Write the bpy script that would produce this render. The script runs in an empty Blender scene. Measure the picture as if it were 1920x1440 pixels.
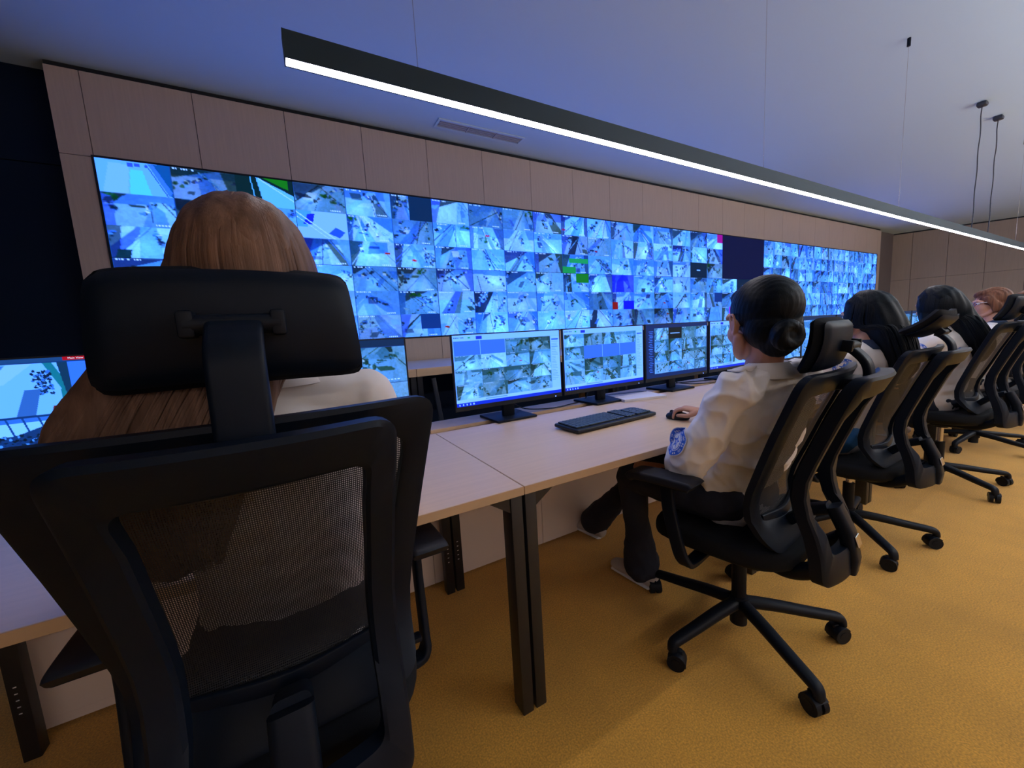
import bpy, bmesh, math, random
import numpy as np
from mathutils import Vector, Matrix, noise
random.seed(7)
C = bpy.context.scene.collection
PI = math.pi

# ------------------------------------------------------------------ helpers
def s2l(c):
    return tuple((v/255/12.92 if v/255 <= 0.04045 else ((v/255+0.055)/1.055)**2.4) for v in c)

def mat(name, rgb, rough=0.5, metal=0.0, bump=0, bscale=200, var=0.0, vscale=8.0, spec=0.5, stretch=(1,1,1), sheen=0, bdist=0.002):
    m = bpy.data.materials.new(name); m.use_nodes = True
    nt = m.node_tree; b = nt.nodes['Principled BSDF']
    b.inputs['Base Color'].default_value = (*rgb, 1); b.inputs['Roughness'].default_value = rough
    b.inputs['Metallic'].default_value = metal; b.inputs['Specular IOR Level'].default_value = spec
    if sheen: b.inputs['Sheen Weight'].default_value = sheen
    if var or bump:
        tc = nt.nodes.new('ShaderNodeTexCoord'); mp = nt.nodes.new('ShaderNodeMapping'); mp.inputs['Scale'].default_value = stretch
        nt.links.new(tc.outputs['Object'], mp.inputs['Vector'])
    if var:
        n = nt.nodes.new('ShaderNodeTexNoise'); n.inputs['Scale'].default_value = vscale; n.inputs['Detail'].default_value = 5
        nt.links.new(mp.outputs[0], n.inputs['Vector'])
        r = nt.nodes.new('ShaderNodeMapRange'); r.inputs['From Min'].default_value = .3; r.inputs['From Max'].default_value = .7
        r.inputs['To Min'].default_value = 1-var; r.inputs['To Max'].default_value = 1+var
        nt.links.new(n.outputs['Fac'], r.inputs['Value'])
        mx = nt.nodes.new('ShaderNodeVectorMath'); mx.operation = 'SCALE'; mx.inputs[0].default_value = rgb
        nt.links.new(r.outputs[0], mx.inputs['Scale']); nt.links.new(mx.outputs[0], b.inputs['Base Color'])
    if bump:
        n2 = nt.nodes.new('ShaderNodeTexNoise'); n2.inputs['Scale'].default_value = bscale; n2.inputs['Detail'].default_value = 3
        nt.links.new(mp.outputs[0], n2.inputs['Vector'])
        bn = nt.nodes.new('ShaderNodeBump'); bn.inputs['Strength'].default_value = bump; bn.inputs['Distance'].default_value = bdist
        nt.links.new(n2.outputs['Fac'], bn.inputs['Height']); nt.links.new(bn.outputs[0], b.inputs['Normal'])
    return m

def emis(name, rgb, strength):
    m = bpy.data.materials.new(name); m.use_nodes = True; nt = m.node_tree
    nt.nodes.remove(nt.nodes['Principled BSDF'])
    e = nt.nodes.new('ShaderNodeEmission'); e.inputs[0].default_value = (*rgb, 1); e.inputs[1].default_value = strength
    nt.links.new(e.outputs[0], nt.nodes['Material Output'].inputs[0]); return m

def link(name, me, m=None, parent=None, smooth=None):
    o = bpy.data.objects.new(name, me); C.objects.link(o)
    if m is not None:
        for q in (m if isinstance(m, (list, tuple)) else [m]): me.materials.append(q)
    if parent is not None: o.parent = parent
    if smooth is not None:
        me.polygons.foreach_set('use_smooth', [True]*len(me.polygons))
        if smooth < 180: 
            me.set_sharp_from_angle(angle=math.radians(smooth))
    return o

def obj(name, bm, m, parent=None, smooth=35):
    bmesh.ops.recalc_face_normals(bm, faces=bm.faces)
    me = bpy.data.meshes.new(name); bm.to_mesh(me); bm.free()
    return link(name, me, m, parent, smooth)

def tag(o, label=None, cat=None, group=None, kind=None):
    if label: o['label'] = label
    if cat: o['category'] = cat
    if group: o['group'] = group
    if kind: o['kind'] = kind
    return o

def thing(name, label, cat, loc=(0,0,0), rz=0, group=None):
    o = bpy.data.objects.new(name, None); C.objects.link(o); o.empty_display_size = .05
    o.location = loc; o.rotation_euler = (0, 0, rz)
    return tag(o, label, cat, group)

def struct(name, bm, m):
    o = obj(name, bm, m); o['kind'] = 'structure'; return o

def children(o): return [c for c in C.objects if c.parent == o]
def copy_tree(o, parent=None):
    kids = [c for c in bpy.data.objects if c.parent == o]
    c = o.copy(); C.objects.link(c); c.parent = parent
    for k in kids: copy_tree(k, c)
    return c

def bx(bm, x0, x1, y0, y1, z0, z1, bev=0.0, seg=2, M=None):
    vs = [bm.verts.new((x, y, z)) for x in (x0, x1) for y in (y0, y1) for z in (z0, z1)]
    fs = [bm.faces.new([vs[i] for i in f]) for f in ((0,1,3,2),(4,6,7,5),(0,4,5,1),(2,3,7,6),(0,2,6,4),(1,5,7,3))]
    geo = vs
    if bev > 0:
        es = list({e for f in fs for e in f.edges})
        r = bmesh.ops.bevel(bm, geom=es, offset=bev, segments=seg, profile=.5, affect='EDGES')
        geo = list({v for f in r['faces'] for v in f.verts} | {v for v in vs if v.is_valid})
    if M is not None: bmesh.ops.transform(bm, matrix=M, verts=geo)
    return geo

def box(*a, **k):
    bm = bmesh.new(); bx(bm, *a, **k); return bm

def catmull(pts, n=6, closed=False):
    P = [np.array(p, float) for p in pts]; out = []
    N = len(P); rng = range(N if closed else N-1)
    for i in rng:
        if closed: p0, p1, p2, p3 = P[i-1], P[i], P[(i+1) % N], P[(i+2) % N]
        else: p0, p1, p2, p3 = P[max(i-1, 0)], P[i], P[i+1], P[min(i+2, N-1)]
        for k in range(n):
            t = k/n
            out.append(.5*((2*p1)+(-p0+p2)*t+(2*p0-5*p1+4*p2-p3)*t*t+(-p0+3*p1-3*p2+p3)*t**3))
    if not closed: out.append(P[-1])
    return out

def section(w, h, r=.35, n=3):
    """rounded rectangle section, w along side, h along normal"""
    r = min(w, h)*r; out = []
    for cx, cy, a0 in ((w/2-r, h/2-r, 0), (-w/2+r, h/2-r, PI/2), (-w/2+r, -h/2+r, PI), (w/2-r, -h/2+r, 1.5*PI)):
        for k in range(n+1):
            a = a0 + PI/2*k/n; out.append((cx+r*math.cos(a), cy+r*math.sin(a)))
    return out

def sweep(bm, pts, w, h, side=None, r=.35, n=3, closed=False, caps=True):
    """sweep a rounded rectangle along pts. w,h scalars or lists. side: fixed vector the width follows"""
    P = [Vector(p) for p in pts]; N = len(P); rings = []
    ref = Vector(side) if side is not None else None
    last = None
    for i in range(N):
        if closed: t = (P[(i+1) % N]-P[i-1])
        else: t = P[min(i+1, N-1)]-P[max(i-1, 0)]
        t.normalize()
        if ref is not None: s = ref - t*ref.dot(t)
        elif last is None:
            a = Vector((0,0,1)) if abs(t.z) < .9 else Vector((1,0,0)); s = a.cross(t)
        else: s = last - t*last.dot(t)
        if s.length < 1e-6: s = last or Vector((1,0,0))
        s.normalize(); last = s; nn = t.cross(s)
        wi = w[i] if hasattr(w, '__len__') else w; hi = h[i] if hasattr(h, '__len__') else h
        rings.append([bm.verts.new(P[i]+s*a+nn*b) for a, b in section(wi, hi, r, n)])
    K = len(rings[0])
    for i in range(N if closed else N-1):
        A, B = rings[i], rings[(i+1) % N]
        for k in range(K): bm.faces.new((A[k], A[(k+1) % K], B[(k+1) % K], B[k]))
    if caps and not closed:
        bm.faces.new(rings[0][::-1]); bm.faces.new(rings[-1])
    return rings

def tube(bm, pts, r, n=8, caps=True, closed=False):
    P = [Vector(p) for p in pts]; N = len(P); rings = []; last = None
    for i in range(N):
        t = (P[(i+1) % N]-P[i-1]) if closed else (P[min(i+1, N-1)]-P[max(i-1, 0)])
        t.normalize()
        if last is None:
            a = Vector((0,0,1)) if abs(t.z) < .9 else Vector((1,0,0)); s = a.cross(t)
        else: s = last-t*last.dot(t)
        s.normalize(); last = s; q = t.cross(s); ri = r[i] if hasattr(r, '__len__') else r
        rings.append([bm.verts.new(P[i]+(s*math.cos(2*PI*k/n)+q*math.sin(2*PI*k/n))*ri) for k in range(n)])
    for i in range(N if closed else N-1):
        A, B = rings[i], rings[(i+1) % N]
        for k in range(n): bm.faces.new((A[k], A[(k+1) % n], B[(k+1) % n], B[k]))
    if caps and not closed: bm.faces.new(rings[0][::-1]); bm.faces.new(rings[-1])

def cyl(bm, c, r, z0, z1, n=24, M=None, r2=None):
    r2 = r if r2 is None else r2
    A = [bm.verts.new((c[0]+r*math.cos(2*PI*k/n), c[1]+r*math.sin(2*PI*k/n), z0)) for k in range(n)]
    B = [bm.verts.new((c[0]+r2*math.cos(2*PI*k/n), c[1]+r2*math.sin(2*PI*k/n), z1)) for k in range(n)]
    for k in range(n): bm.faces.new((A[k], A[(k+1) % n], B[(k+1) % n], B[k]))
    bm.faces.new(A[::-1]); bm.faces.new(B)
    if M is not None: bmesh.ops.transform(bm, matrix=M, verts=A+B)
    return A+B

def ell(bm, c, r, M=None, n=20):
    g = bmesh.ops.create_uvsphere(bm, u_segments=n, v_segments=n//2, radius=1)['verts']
    T = Matrix.Translation(c) @ (M if M is not None else Matrix()) @ Matrix.Diagonal((*r, 1))
    bmesh.ops.transform(bm, matrix=T, verts=g); return g

def limb(bm, pts, radii, n=16, asp=None, seg=5):
    """rounded limb through pts with radii (r or (rx,ry)); closed by end spheres"""
    P = catmull(pts, seg); R = catmull([(r if hasattr(r, '__len__') else (r, r)) for r in radii], seg)
    ref = Vector(asp) if asp is not None else Vector((1, 0, 0)); rings = []; N = len(P)
    for i in range(N):
        p = Vector(P[i]); t = Vector(P[min(i+1, N-1)]-P[max(i-1, 0)]).normalized()
        s = ref-t*ref.dot(t)
        if s.length < .1: s = Vector((0, 1, 0))-t*t.y
        s.normalize(); q = t.cross(s)
        rings.append((p, s, q, t, R[i]))
    vr = []
    def ring(p, s, q, r): vr.append([bm.verts.new(p+s*math.cos(2*PI*k/n)*r[0]+q*math.sin(2*PI*k/n)*r[1]) for k in range(n)])
    p, s, q, t, r = rings[0]
    for a in (75, 50, 25):
        f = math.cos(math.radians(a)); ring(p-t*min(r)*math.sin(math.radians(a)), s, q, (r[0]*f, r[1]*f))
    for p, s, q, t, r in rings: ring(p, s, q, r)
    for a in (25, 50, 75):
        f = math.cos(math.radians(a)); ring(p+t*min(r)*math.sin(math.radians(a)), s, q, (r[0]*f, r[1]*f))
    for A, B in zip(vr, vr[1:]):
        for k in range(n): bm.faces.new((A[k], A[(k+1) % n], B[(k+1) % n], B[k]))
    bm.faces.new(vr[0][::-1]); bm.faces.new(vr[-1])

def fuse(name, bm, m, parent, voxel=.006, smooth=4, disp=None, fac=.5, dec=None):
    """union of overlapping closed shapes as ONE continuous surface"""
    bmesh.ops.recalc_face_normals(bm, faces=bm.faces)
    me = bpy.data.meshes.new(name); bm.to_mesh(me); bm.free()
    o = bpy.data.objects.new(name, me); C.objects.link(o)
    r = o.modifiers.new('r', 'REMESH'); r.mode = 'VOXEL'; r.voxel_size = voxel
    s = o.modifiers.new('s', 'SMOOTH'); s.iterations = smooth; s.factor = fac
    dg = bpy.context.evaluated_depsgraph_get(); ev = o.evaluated_get(dg)
    me2 = bpy.data.meshes.new_from_object(ev)
    bpy.data.objects.remove(o); bpy.data.meshes.remove(me)
    if disp is not None:
        n = len(me2.vertices); co = np.empty(n*3); me2.vertices.foreach_get('co', co); co = co.reshape(-1, 3)
        no = np.empty(n*3); me2.vertices.foreach_get('normal', no); no = no.reshape(-1, 3)
        d = np.array([disp(Vector(v)) for v in co]); co = co+no*d[:, None]
        me2.vertices.foreach_set('co', co.ravel())
    me2.name = name
    return link(name, me2, m, parent, 180)

# ------------------------------------------------------------------ materials
M_ceil = mat('ceiling_screen_tint', (.58, .75, .86), .9, bump=.05, bscale=300)  # blue spill of the screens mixed into the ceiling's white
M_wood = mat('pale_birch_panel', (.58, .46, .38), .55, var=.05, vscale=5, stretch=(14, 14, .6))
M_desk = mat('pale_beech_laminate', (.72, .51, .33), .38, var=.04, vscale=6, stretch=(.6, 12, 12))
M_edge = mat('beech_edge_band', (.52, .36, .22), .5)
M_navy = mat('navy_wall_panel', (.0025, .011, .032), .7, spec=.2)
M_gap = mat('shadow_gap', (.012, .016, .022), .8)
M_carpet = mat('ochre_carpet', (.60, .31, .035), .95, bump=.5, bscale=420, var=.13, vscale=3.5, sheen=.3, bdist=.003)
M_white = mat('off_white_laminate', (.82, .71, .65), .5)
M_black = mat('black_plastic', (.004, .007, .014), .5, spec=.2)
M_blackm = mat('black_powdercoat', (.009, .010, .014), .42, bump=.1, bscale=900)
M_fab = mat('black_seat_fabric', (.004, .006, .010), .9, bump=.4, bscale=900, spec=.25)
M_chrome = mat('brushed_steel', (.55, .52, .50), .25, 1.0)
M_grey = mat('grey_plastic', (.03, .035, .05), .45)
M_bezel = mat('dark_bezel', (.010, .012, .016), .45, spec=.3)
M_paper = mat('paper', (.72, .70, .74), .7)

# carpet: add a second, fine fibre variation
nt = M_carpet.node_tree; b = nt.nodes['Principled BSDF']
src = b.inputs['Base Color'].links[0].from_socket
tc = nt.nodes.new('ShaderNodeTexCoord'); n = nt.nodes.new('ShaderNodeTexNoise'); n.inputs['Scale'].default_value = 190; n.inputs['Detail'].default_value = 2
nt.links.new(tc.outputs['Object'], n.inputs['Vector'])
r = nt.nodes.new('ShaderNodeMapRange'); r.inputs['From Min'].default_value = .3; r.inputs['From Max'].default_value = .7; r.inputs['To Min'].default_value = .72; r.inputs['To Max'].default_value = 1.28
nt.links.new(n.outputs['Fac'], r.inputs['Value'])
v = nt.nodes.new('ShaderNodeVectorMath'); v.operation = 'SCALE'; nt.links.new(src, v.inputs[0]); nt.links.new(r.outputs[0], v.inputs['Scale']); nt.links.new(v.outputs[0], b.inputs['Base Color'])

def mesh_mat(name, rgb, per, hole):
    """woven chair mesh: staggered round holes"""
    m = bpy.data.materials.new(name); m.use_nodes = True; nt = m.node_tree; b = nt.nodes['Principled BSDF']
    b.inputs['Base Color'].default_value = (*rgb, 1); b.inputs['Roughness'].default_value = .6
    uv = nt.nodes.new('ShaderNodeUVMap'); uv.uv_map = 'UVMap'
    sp = nt.nodes.new('ShaderNodeSeparateXYZ'); nt.links.new(uv.outputs[0], sp.inputs[0])
    def mth(op, a, b_=None):
        q = nt.nodes.new('ShaderNodeMath'); q.operation = op
        for i, val in enumerate((a, b_)):
            if val is None: continue
            if isinstance(val, (int, float)): q.inputs[i].default_value = val
            else: nt.links.new(val, q.inputs[i])
        return q.outputs[0]
    k = 2*PI/per
    cx = mth('COSINE', mth('MULTIPLY', sp.outputs[0], k)); cy = mth('COSINE', mth('MULTIPLY', sp.outputs[1], k/1.25))
    p = mth('MULTIPLY', cx, cy)      # staggered grid: |cos*cos|
    h = mth('GREATER_THAN', mth('ABSOLUTE', p), hole)
    tr = nt.nodes.new('ShaderNodeBsdfTransparent'); mx = nt.nodes.new('ShaderNodeMixShader')
    nt.links.new(h, mx.inputs[0]); nt.links.new(b.outputs[0], mx.inputs[1]); nt.links.new(tr.outputs[0], mx.inputs[2])
    nt.links.new(mx.outputs[0], nt.nodes['Material Output'].inputs[0]); return m
M_mesh = mesh_mat('black_chair_mesh', (.012, .013, .018), .0062, .64)

# ------------------------------------------------------------------ camera
F_PX, ROLL, PITCH, YAW = 722.32, math.radians(-3.355), math.radians(7.121), math.radians(29.136)
fwd = Vector((math.sin(YAW)*math.cos(PITCH), math.cos(YAW)*math.cos(PITCH), -math.sin(PITCH)))
rt = Vector((math.cos(YAW), -math.sin(YAW), 0)); up = rt.cross(fwd)
R_ = rt*math.cos(ROLL)+up*math.sin(ROLL); U_ = -rt*math.sin(ROLL)+up*math.cos(ROLL)
cd = bpy.data.cameras.new('camera'); cam = bpy.data.objects.new('camera', cd); C.objects.link(cam)
mw = Matrix((R_, U_, -fwd)).transposed().to_4x4(); mw.translation = (0, 0, 1.2); cam.matrix_world = mw
cd.sensor_width = 36; cd.lens = F_PX/1920*36; cd.clip_start = .02; cd.clip_end = 100
bpy.context.scene.camera = cam

# ------------------------------------------------------------------ room shell
CZ = 3.2; YW = 3.9; XL, XR = -3.2, 15.6; YB = -3.6
PZ = 3.165                                   # top of the birch panelling
struct('floor', box(XL, XR, YB, 4.3, -.1, 0), M_carpet)
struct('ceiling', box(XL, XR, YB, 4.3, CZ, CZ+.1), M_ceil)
# birch panelling around the video wall: separate sheets with fine joints
GX0 = -1.062; GW = 1.2116; GZ0 = 1.245; GZ1 = GZ0+2*GW*9/16; GX1 = GX0+11*GW
bm = bmesh.new(); J = .0022
def sheet(x0, x1, z0, z1): bx(bm, x0+J, x1-J, YW, YW+.02, z0+J, z1-J)
PXL = -1.232; PXR = 12.45
sheet(PXL, GX0, 0, GZ1); sheet(PXL, GX0, GZ1, PZ)
xs = [GX0+i*GW/2 for i in range(23)]
for a, c in zip(xs, xs[1:]):
    sheet(a, c, GZ1+.012, PZ); sheet(a, c, 0, GZ0-.012)
sheet(GX1, PXR, GZ1, PZ); sheet(GX1, PXR, 0, GZ1)
struct('wall_front', bm, M_wood)
bm = bmesh.new(); bx(bm, PXL+.01, PXR-.01, YW+.021, YW+.03, 0, CZ); bx(bm, PXL, PXL+.02, YW+.021, 4.1, 0, PZ); bx(bm, PXL, PXR, YW+.02, 4.1, PZ, CZ-.001)
struct('trim_1', bm, M_gap)
bm = bmesh.new()
for x0, x1, z0, z1 in ((XL, PXL, 0, 2.575), (XL, PXL, 2.583, CZ)): bx(bm, x0, x1, 4.06, 4.1, z0, z1)
bx(bm, XL, PXL, 4.08, 4.12, 0, CZ)
struct('wall_front', bm, M_navy)
bm = bmesh.new(); bx(bm, PXR-.01, PXR+.12, YW+.05, 4.1, 0, CZ)
struct('trim_2', bm, M_gap)
# recess beside the video wall and the panelled right-hand wall
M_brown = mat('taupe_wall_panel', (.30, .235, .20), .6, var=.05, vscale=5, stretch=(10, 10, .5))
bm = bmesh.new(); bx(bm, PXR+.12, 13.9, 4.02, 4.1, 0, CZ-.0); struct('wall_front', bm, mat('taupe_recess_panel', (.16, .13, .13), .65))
bm = bmesh.new()
A = Vector((13.55, 4.1, 0)); B = Vector((16.3, -1.2, 0)); L = (B-A).length; d = (B-A)/L
ang = math.atan2(d.y, d.x); T = Matrix.Translation(A) @ Matrix.Rotation(ang, 4, 'Z')
t = 0; k = 0
while t < L+3:
    w = .62 if k else .45
    for z0, z1 in ((0, 2.03), (2.03, CZ-.03)): bx(bm, t+.003, t+w-.003, 0, .03, z0+.003, z1-.003, M=T)
    t += w; k += 1
struct('wall_right', bm, M_brown)
bm = bmesh.new(); bx(bm, 0, L+3, .031, .08, 0, CZ, M=T); struct('trim_3', bm, M_gap)
struct('wall_left', box(XL-.1, XL, YB, 4.12, 0, CZ), M_navy)
struct('wall_rear', box(XL, XR+4, YB-.1, YB, 0, CZ), mat('rear_wall_paint', (.78, .72, .66), .8))

# ceiling vent above the panelling
t = thing('ceiling_vent', 'long narrow white air grille in the ceiling near the birch wall', 'vent', (1.84, 3.62, CZ))
bm = bmesh.new()
for a in ((-.46, .46, -.075, -.055), (-.46, .46, .055, .075), (-.46, -.44, -.055, .055), (.44, .46, -.055, .055)): bx(bm, *a, -.012, -.001)
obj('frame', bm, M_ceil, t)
bm = bmesh.new()
for i in range(3):
    x0 = -.44+i*.295
    for j in range(4): bx(bm, x0+.008, x0+.285, -.05+j*.027, -.035+j*.027, -.010, -.002)
bx(bm, -.15, -.14, -.055, .055, -.012, -.002); bx(bm, .145, .155, -.055, .055, -.012, -.002)
obj('slat', bm, mat('vent_slats', (.42, .42, .44), .6), t)

# ------------------------------------------------------------------ pendant lamps
M_lampbody = mat('anthracite_lamp_body', (.014, .03, .045), .5, spec=.3)
M_led = emis('led_diffuser', (.98, .91, .96), 27)
def pendant(name, label, x0, x1, y, z, ups, feeds, up=0.0, ml=None):
    t = thing(name, label, 'lamp', (x0, y, z), 0)
    L = x1-x0; bm = bmesh.new()
    bx(bm, 0, L, 0, .0035, 0, .067); bx(bm, 0, L, .0365, .04, 0, .067); bx(bm, 0, L, .0035, .0365, .060, .067)
    bx(bm, -.0025, 0, 0, .04, -.0005, .0675); bx(bm, L, L+.0025, 0, .04, -.0005, .0675)
    obj('housing', bm, M_lampbody, t)
    obj('diffuser', box(0.001, L-.001, .004, .036, .0006, .02), ml or M_led, t)
    if up: obj('uplight_diffuser', box(0.001, L-.001, .004, .036, .068, .075), emis('fill_uplight', (.92, .92, 1.0), up), t)
    for i, ux in enumerate(ups):
        bm = bmesh.new(); tube(bm, [(ux-x0, .02, .067), (ux-x0, .02, CZ-z-.01)], .0011, 6); obj('suspension_wire', bm, M_chrome, t)
        bm = bmesh.new(); cyl(bm, (ux-x0, .02), .011, CZ-z-.055, CZ-z-.0005, 12); obj('wire_anchor', bm, M_black, t)
    for fx in feeds:
        a = fx-x0; pts = [(a+.004*math.sin(k*2.1), .02+.003*math.cos(k*1.7), .067+(CZ-z-.10)*k/12) for k in range(13)]
        bm = bmesh.new(); tube(bm, catmull(pts, 3), .0042, 8); obj('power_cable', bm, M_grey, t)
        bm = bmesh.new(); bx(bm, a-.042, a+.042, -.015, .055, CZ-z-.042, CZ-z-.0005, .014); obj('ceiling_box', bm, M_grey, t)
    return t
pendant('pendant_lamp', 'long anthracite linear pendant lamp with lit white strip above the desks', .066, 9.2, 1.20, 1.937, (.42, 2.3, 4.19, 8.0), (6.13, 6.74))
M_fill = emis('warm_fill_diffuser', (1.0, .85, .74), 68)  # glow of the two fill lamps added out of view
FILL2 = pendant('pendant_lamp', 'added linear fill lamp behind the camera, glowing toward floor and ceiling', 2.2, 13.2, -1.0, 2.3, (3.6, 6.2, 8.8, 11.4), (7.0,), 170, M_fill)  # unseen, added to brighten the near ceiling, floor and walls
FILL3 = pendant('pendant_lamp', 'added linear fill lamp near the rear wall, warm white', -2.4, 6.0, -2.2, 2.3, (-2, 1, 5), (3.0,), 0, M_fill)  # unseen, added for warm fill from behind
# ------------------------------------------------------------------ screens: pictures painted as colour attributes on fine grids
def lin(c): return np.array(s2l(c))
class Pic:
    def __init__(s, w, h, bg): 
        s.w, s.h = w, h; s.a = np.empty((h, w, 3)); s.a[:] = lin(bg)
        s.X, s.Y = np.meshgrid((np.arange(w)+.5)/w, (np.arange(h)+.5)/h)
    def rect(s, x0, y0, x1, y1, c): s.a[(s.X >= x0) & (s.X < x1) & (s.Y >= y0) & (s.Y < y1)] = lin(c)
    def poly(s, pts, c, al=1.0):
        ins = np.zeros(s.X.shape, bool); n = len(pts)
        for i in range(n):
            (x0, y0), (x1, y1) = pts[i], pts[(i+1) % n]
            if y0 == y1: continue
            cr = ((s.Y >= min(y0, y1)) & (s.Y < max(y0, y1))); xi = x0+(s.Y-y0)*(x1-x0)/(y1-y0)
            ins ^= cr & (s.X < xi)
        s.a[ins] = s.a[ins]*(1-al)+lin(c)*al
    def ell(s, cx, cy, rx, ry, c, al=1.0):
        ins = ((s.X-cx)/rx)**2+((s.Y-cy)/ry)**2 < 1; s.a[ins] = s.a[ins]*(1-al)+lin(c)*al
    def line(s, x0, y0, x1, y1, w, c, asp=1.78):
        dx, dy = (x1-x0)*asp, y1-y0; L = math.hypot(dx, dy)+1e-9
        px, py = (s.X-x0)*asp, s.Y-y0; t = np.clip((px*dx+py*dy)/L/L, 0, 1)
        s.a[np.hypot(px-t*dx, py-t*dy) < w] = lin(c)
    def grad(s, cx, cy, r, amt):
        g = 1+amt*np.exp(-(((s.X-cx)*1.6)**2+(s.Y-cy)**2)/r/r); s.a *= g[..., None]

BRI = [(150,205,255),(120,190,255),(175,222,255),(105,170,250),(135,200,255),(160,195,255)]
MID = [(60,130,245),(80,150,250),(50,120,225),(95,165,240),(70,110,240)]
DRK = [(8,35,110),(5,25,80),(15,60,150),(10,50,90),(20,30,140)]
def feed(rng, w, h, style=0):
    """one CCTV picture. style 0 indoor blue, 1 street (greener)"""
    bri, mid, drk = BRI, MID, DRK
    if style == 1:
        bri = [(150,205,240),(130,190,235),(170,215,245),(110,175,225)]; mid = [(60,130,180),(80,150,190),(50,110,150)]; drk = [(12,45,75),(8,60,75),(20,75,80),(10,35,70)]
    R = rng.random; ch = rng.choice; tone = .42+.68*R()
    p = Pic(w, h, ch(bri)); vx, vy = .1+.8*R(), -.3+.5*R(); hz = .15+.3*R()
    p.poly([(0,0),(1,0),(1,hz*(.5+R())),(0,hz*(.5+R()))], ch(bri+mid+mid), .85)
    for _ in range(rng.randint(2, 4)):                 # walls, lanes, floors fanning out of the vanishing point
        x0 = R()*1.6-.3; wd = .08+.35*R(); k = .04+.08*R()
        p.poly([(vx-k, vy),(vx+k, vy),(x0+wd, 1.05),(x0, 1.05)], ch(bri+mid+bri+drk[:2]), .5+.5*R())
    if R() < .35: p.poly([(0,0),(.3+.5*R(),0),(.1*R(),.3+.4*R()),(0,.3)], ch(drk), .9)
    if R() < .5: p.poly([(0,0),(.12+.2*R(),0),(.05+.1*R(),1),(0,1)], ch(mid+drk), .85)
    if R() < .5: p.poly([(1,0),(.88-.2*R(),0),(.95-.1*R(),1),(1,1)], ch(mid+drk+bri), .85)
    for _ in range(rng.randint(2, 5)): p.line(vx+(R()-.5)*.2, vy+.2*R(), R()*1.6-.3, 1.05, .004+.014*R(), ch(bri+[(215,238,255)]+drk+mid))
    for _ in range(rng.randint(1, 3)):                 # furniture, cars, doors
        x, y = R()*.85, .1+.65*R(); ww, hh = .05+.2*R(), .06+.25*R(); sk = (R()-.5)*.25
        p.poly([(x,y),(x+ww,y+sk*.3),(x+ww+sk,y+hh),(x+sk,y+hh+sk*.2)], ch(mid+drk+bri+[(215,235,255)]), .6+.4*R())
    for _ in range(rng.randint(1, 3)):                 # busy strips of small things along a lane
        x0, y0 = R(), .05+R()*.4; x1, y1 = x0+(R()-.5)*1.1, y0+.2+R()*.5; sp = .03+.10*R()
        for _k in range(rng.randint(10, 34)):
            t = R(); cx, cy = x0+(x1-x0)*t+(R()-.5)*sp, y0+(y1-y0)*t+(R()-.5)*sp*1.4; a, c = .012+.03*R(), .015+.05*R()
            if R() < .5: p.ell(cx, cy, a, c, ch(drk+drk+mid+bri), .85)
            else: p.poly([(cx-a,cy-c),(cx+a,cy-c*.6),(cx+a*1.2,cy+c),(cx-a*.8,cy+c*.8)], ch(drk+drk+mid+[(225,242,255)]*2), .9)
    if R() < (.12 if style == 0 else .35):
        gx, gy = R(), R()*.6
        for _k in range(9): p.ell(gx+(R()-.5)*.25, gy+(R()-.5)*.25, .02+.03*R(), .03+.04*R(), ch([(15,95,60),(20,110,50),(12,70,70)]), .8)
    if R() < .10: x, y = R()*.8, .2+R()*.6; p.poly([(x,y),(x+.12,y+.02),(x+.1,y+.1),(x-.02,y+.08)], ch([(190,20,60),(200,30,40),(180,20,120)]))
    p.a *= tone; p.grad(.2+.6*R(), .4+.5*R(), .3+.2*R(), .3+.6*R())
    rs = np.random.RandomState(rng.randint(0, 9999)); n1 = rs.rand(h, w); n2 = np.kron(rs.rand((h+3)//4, (w+3)//4), np.ones((4, 4)))[:h, :w]
    p.a *= (.80+.22*n1+.20*n2)[..., None]
    p.a[:] = .5*p.a + .25*(np.roll(p.a, 1, 0)+np.roll(p.a, 1, 1))
    if R() < .8:
        for k in range(9):
            if R() < .8: p.rect(.05+k*.04, .035, .05+k*.04+.022, .075, (225,240,255))
    if R() < .7:
        for k in range(5): p.rect(.68+k*.045, .90, .68+k*.045+.028, .94, (225,240,255))
    p.rect(0, 0, 1, .012, (20,60,140)); p.rect(0, 0, .008, 1, (30,80,160))
    return p.a

M_scr = bpy.data.materials.new('screen_picture'); M_scr.use_nodes = True; nt = M_scr.node_tree; b = nt.nodes['Principled BSDF']
at_ = nt.nodes.new('ShaderNodeAttribute'); at_.attribute_name = 'picture'
b.inputs['Base Color'].default_value = (.01,.01,.012,1); b.inputs['Roughness'].default_value = .6; b.inputs['Specular IOR Level'].default_value = .08
nt.links.new(at_.outputs['Color'], b.inputs['Emission Color']); b.inputs['Emission Strength'].default_value = .85
M_scr2 = M_scr.copy(); M_scr2.name = 'monitor_picture'; M_scr2.node_tree.nodes['Principled BSDF'].inputs['Emission Strength'].default_value = .85

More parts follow.
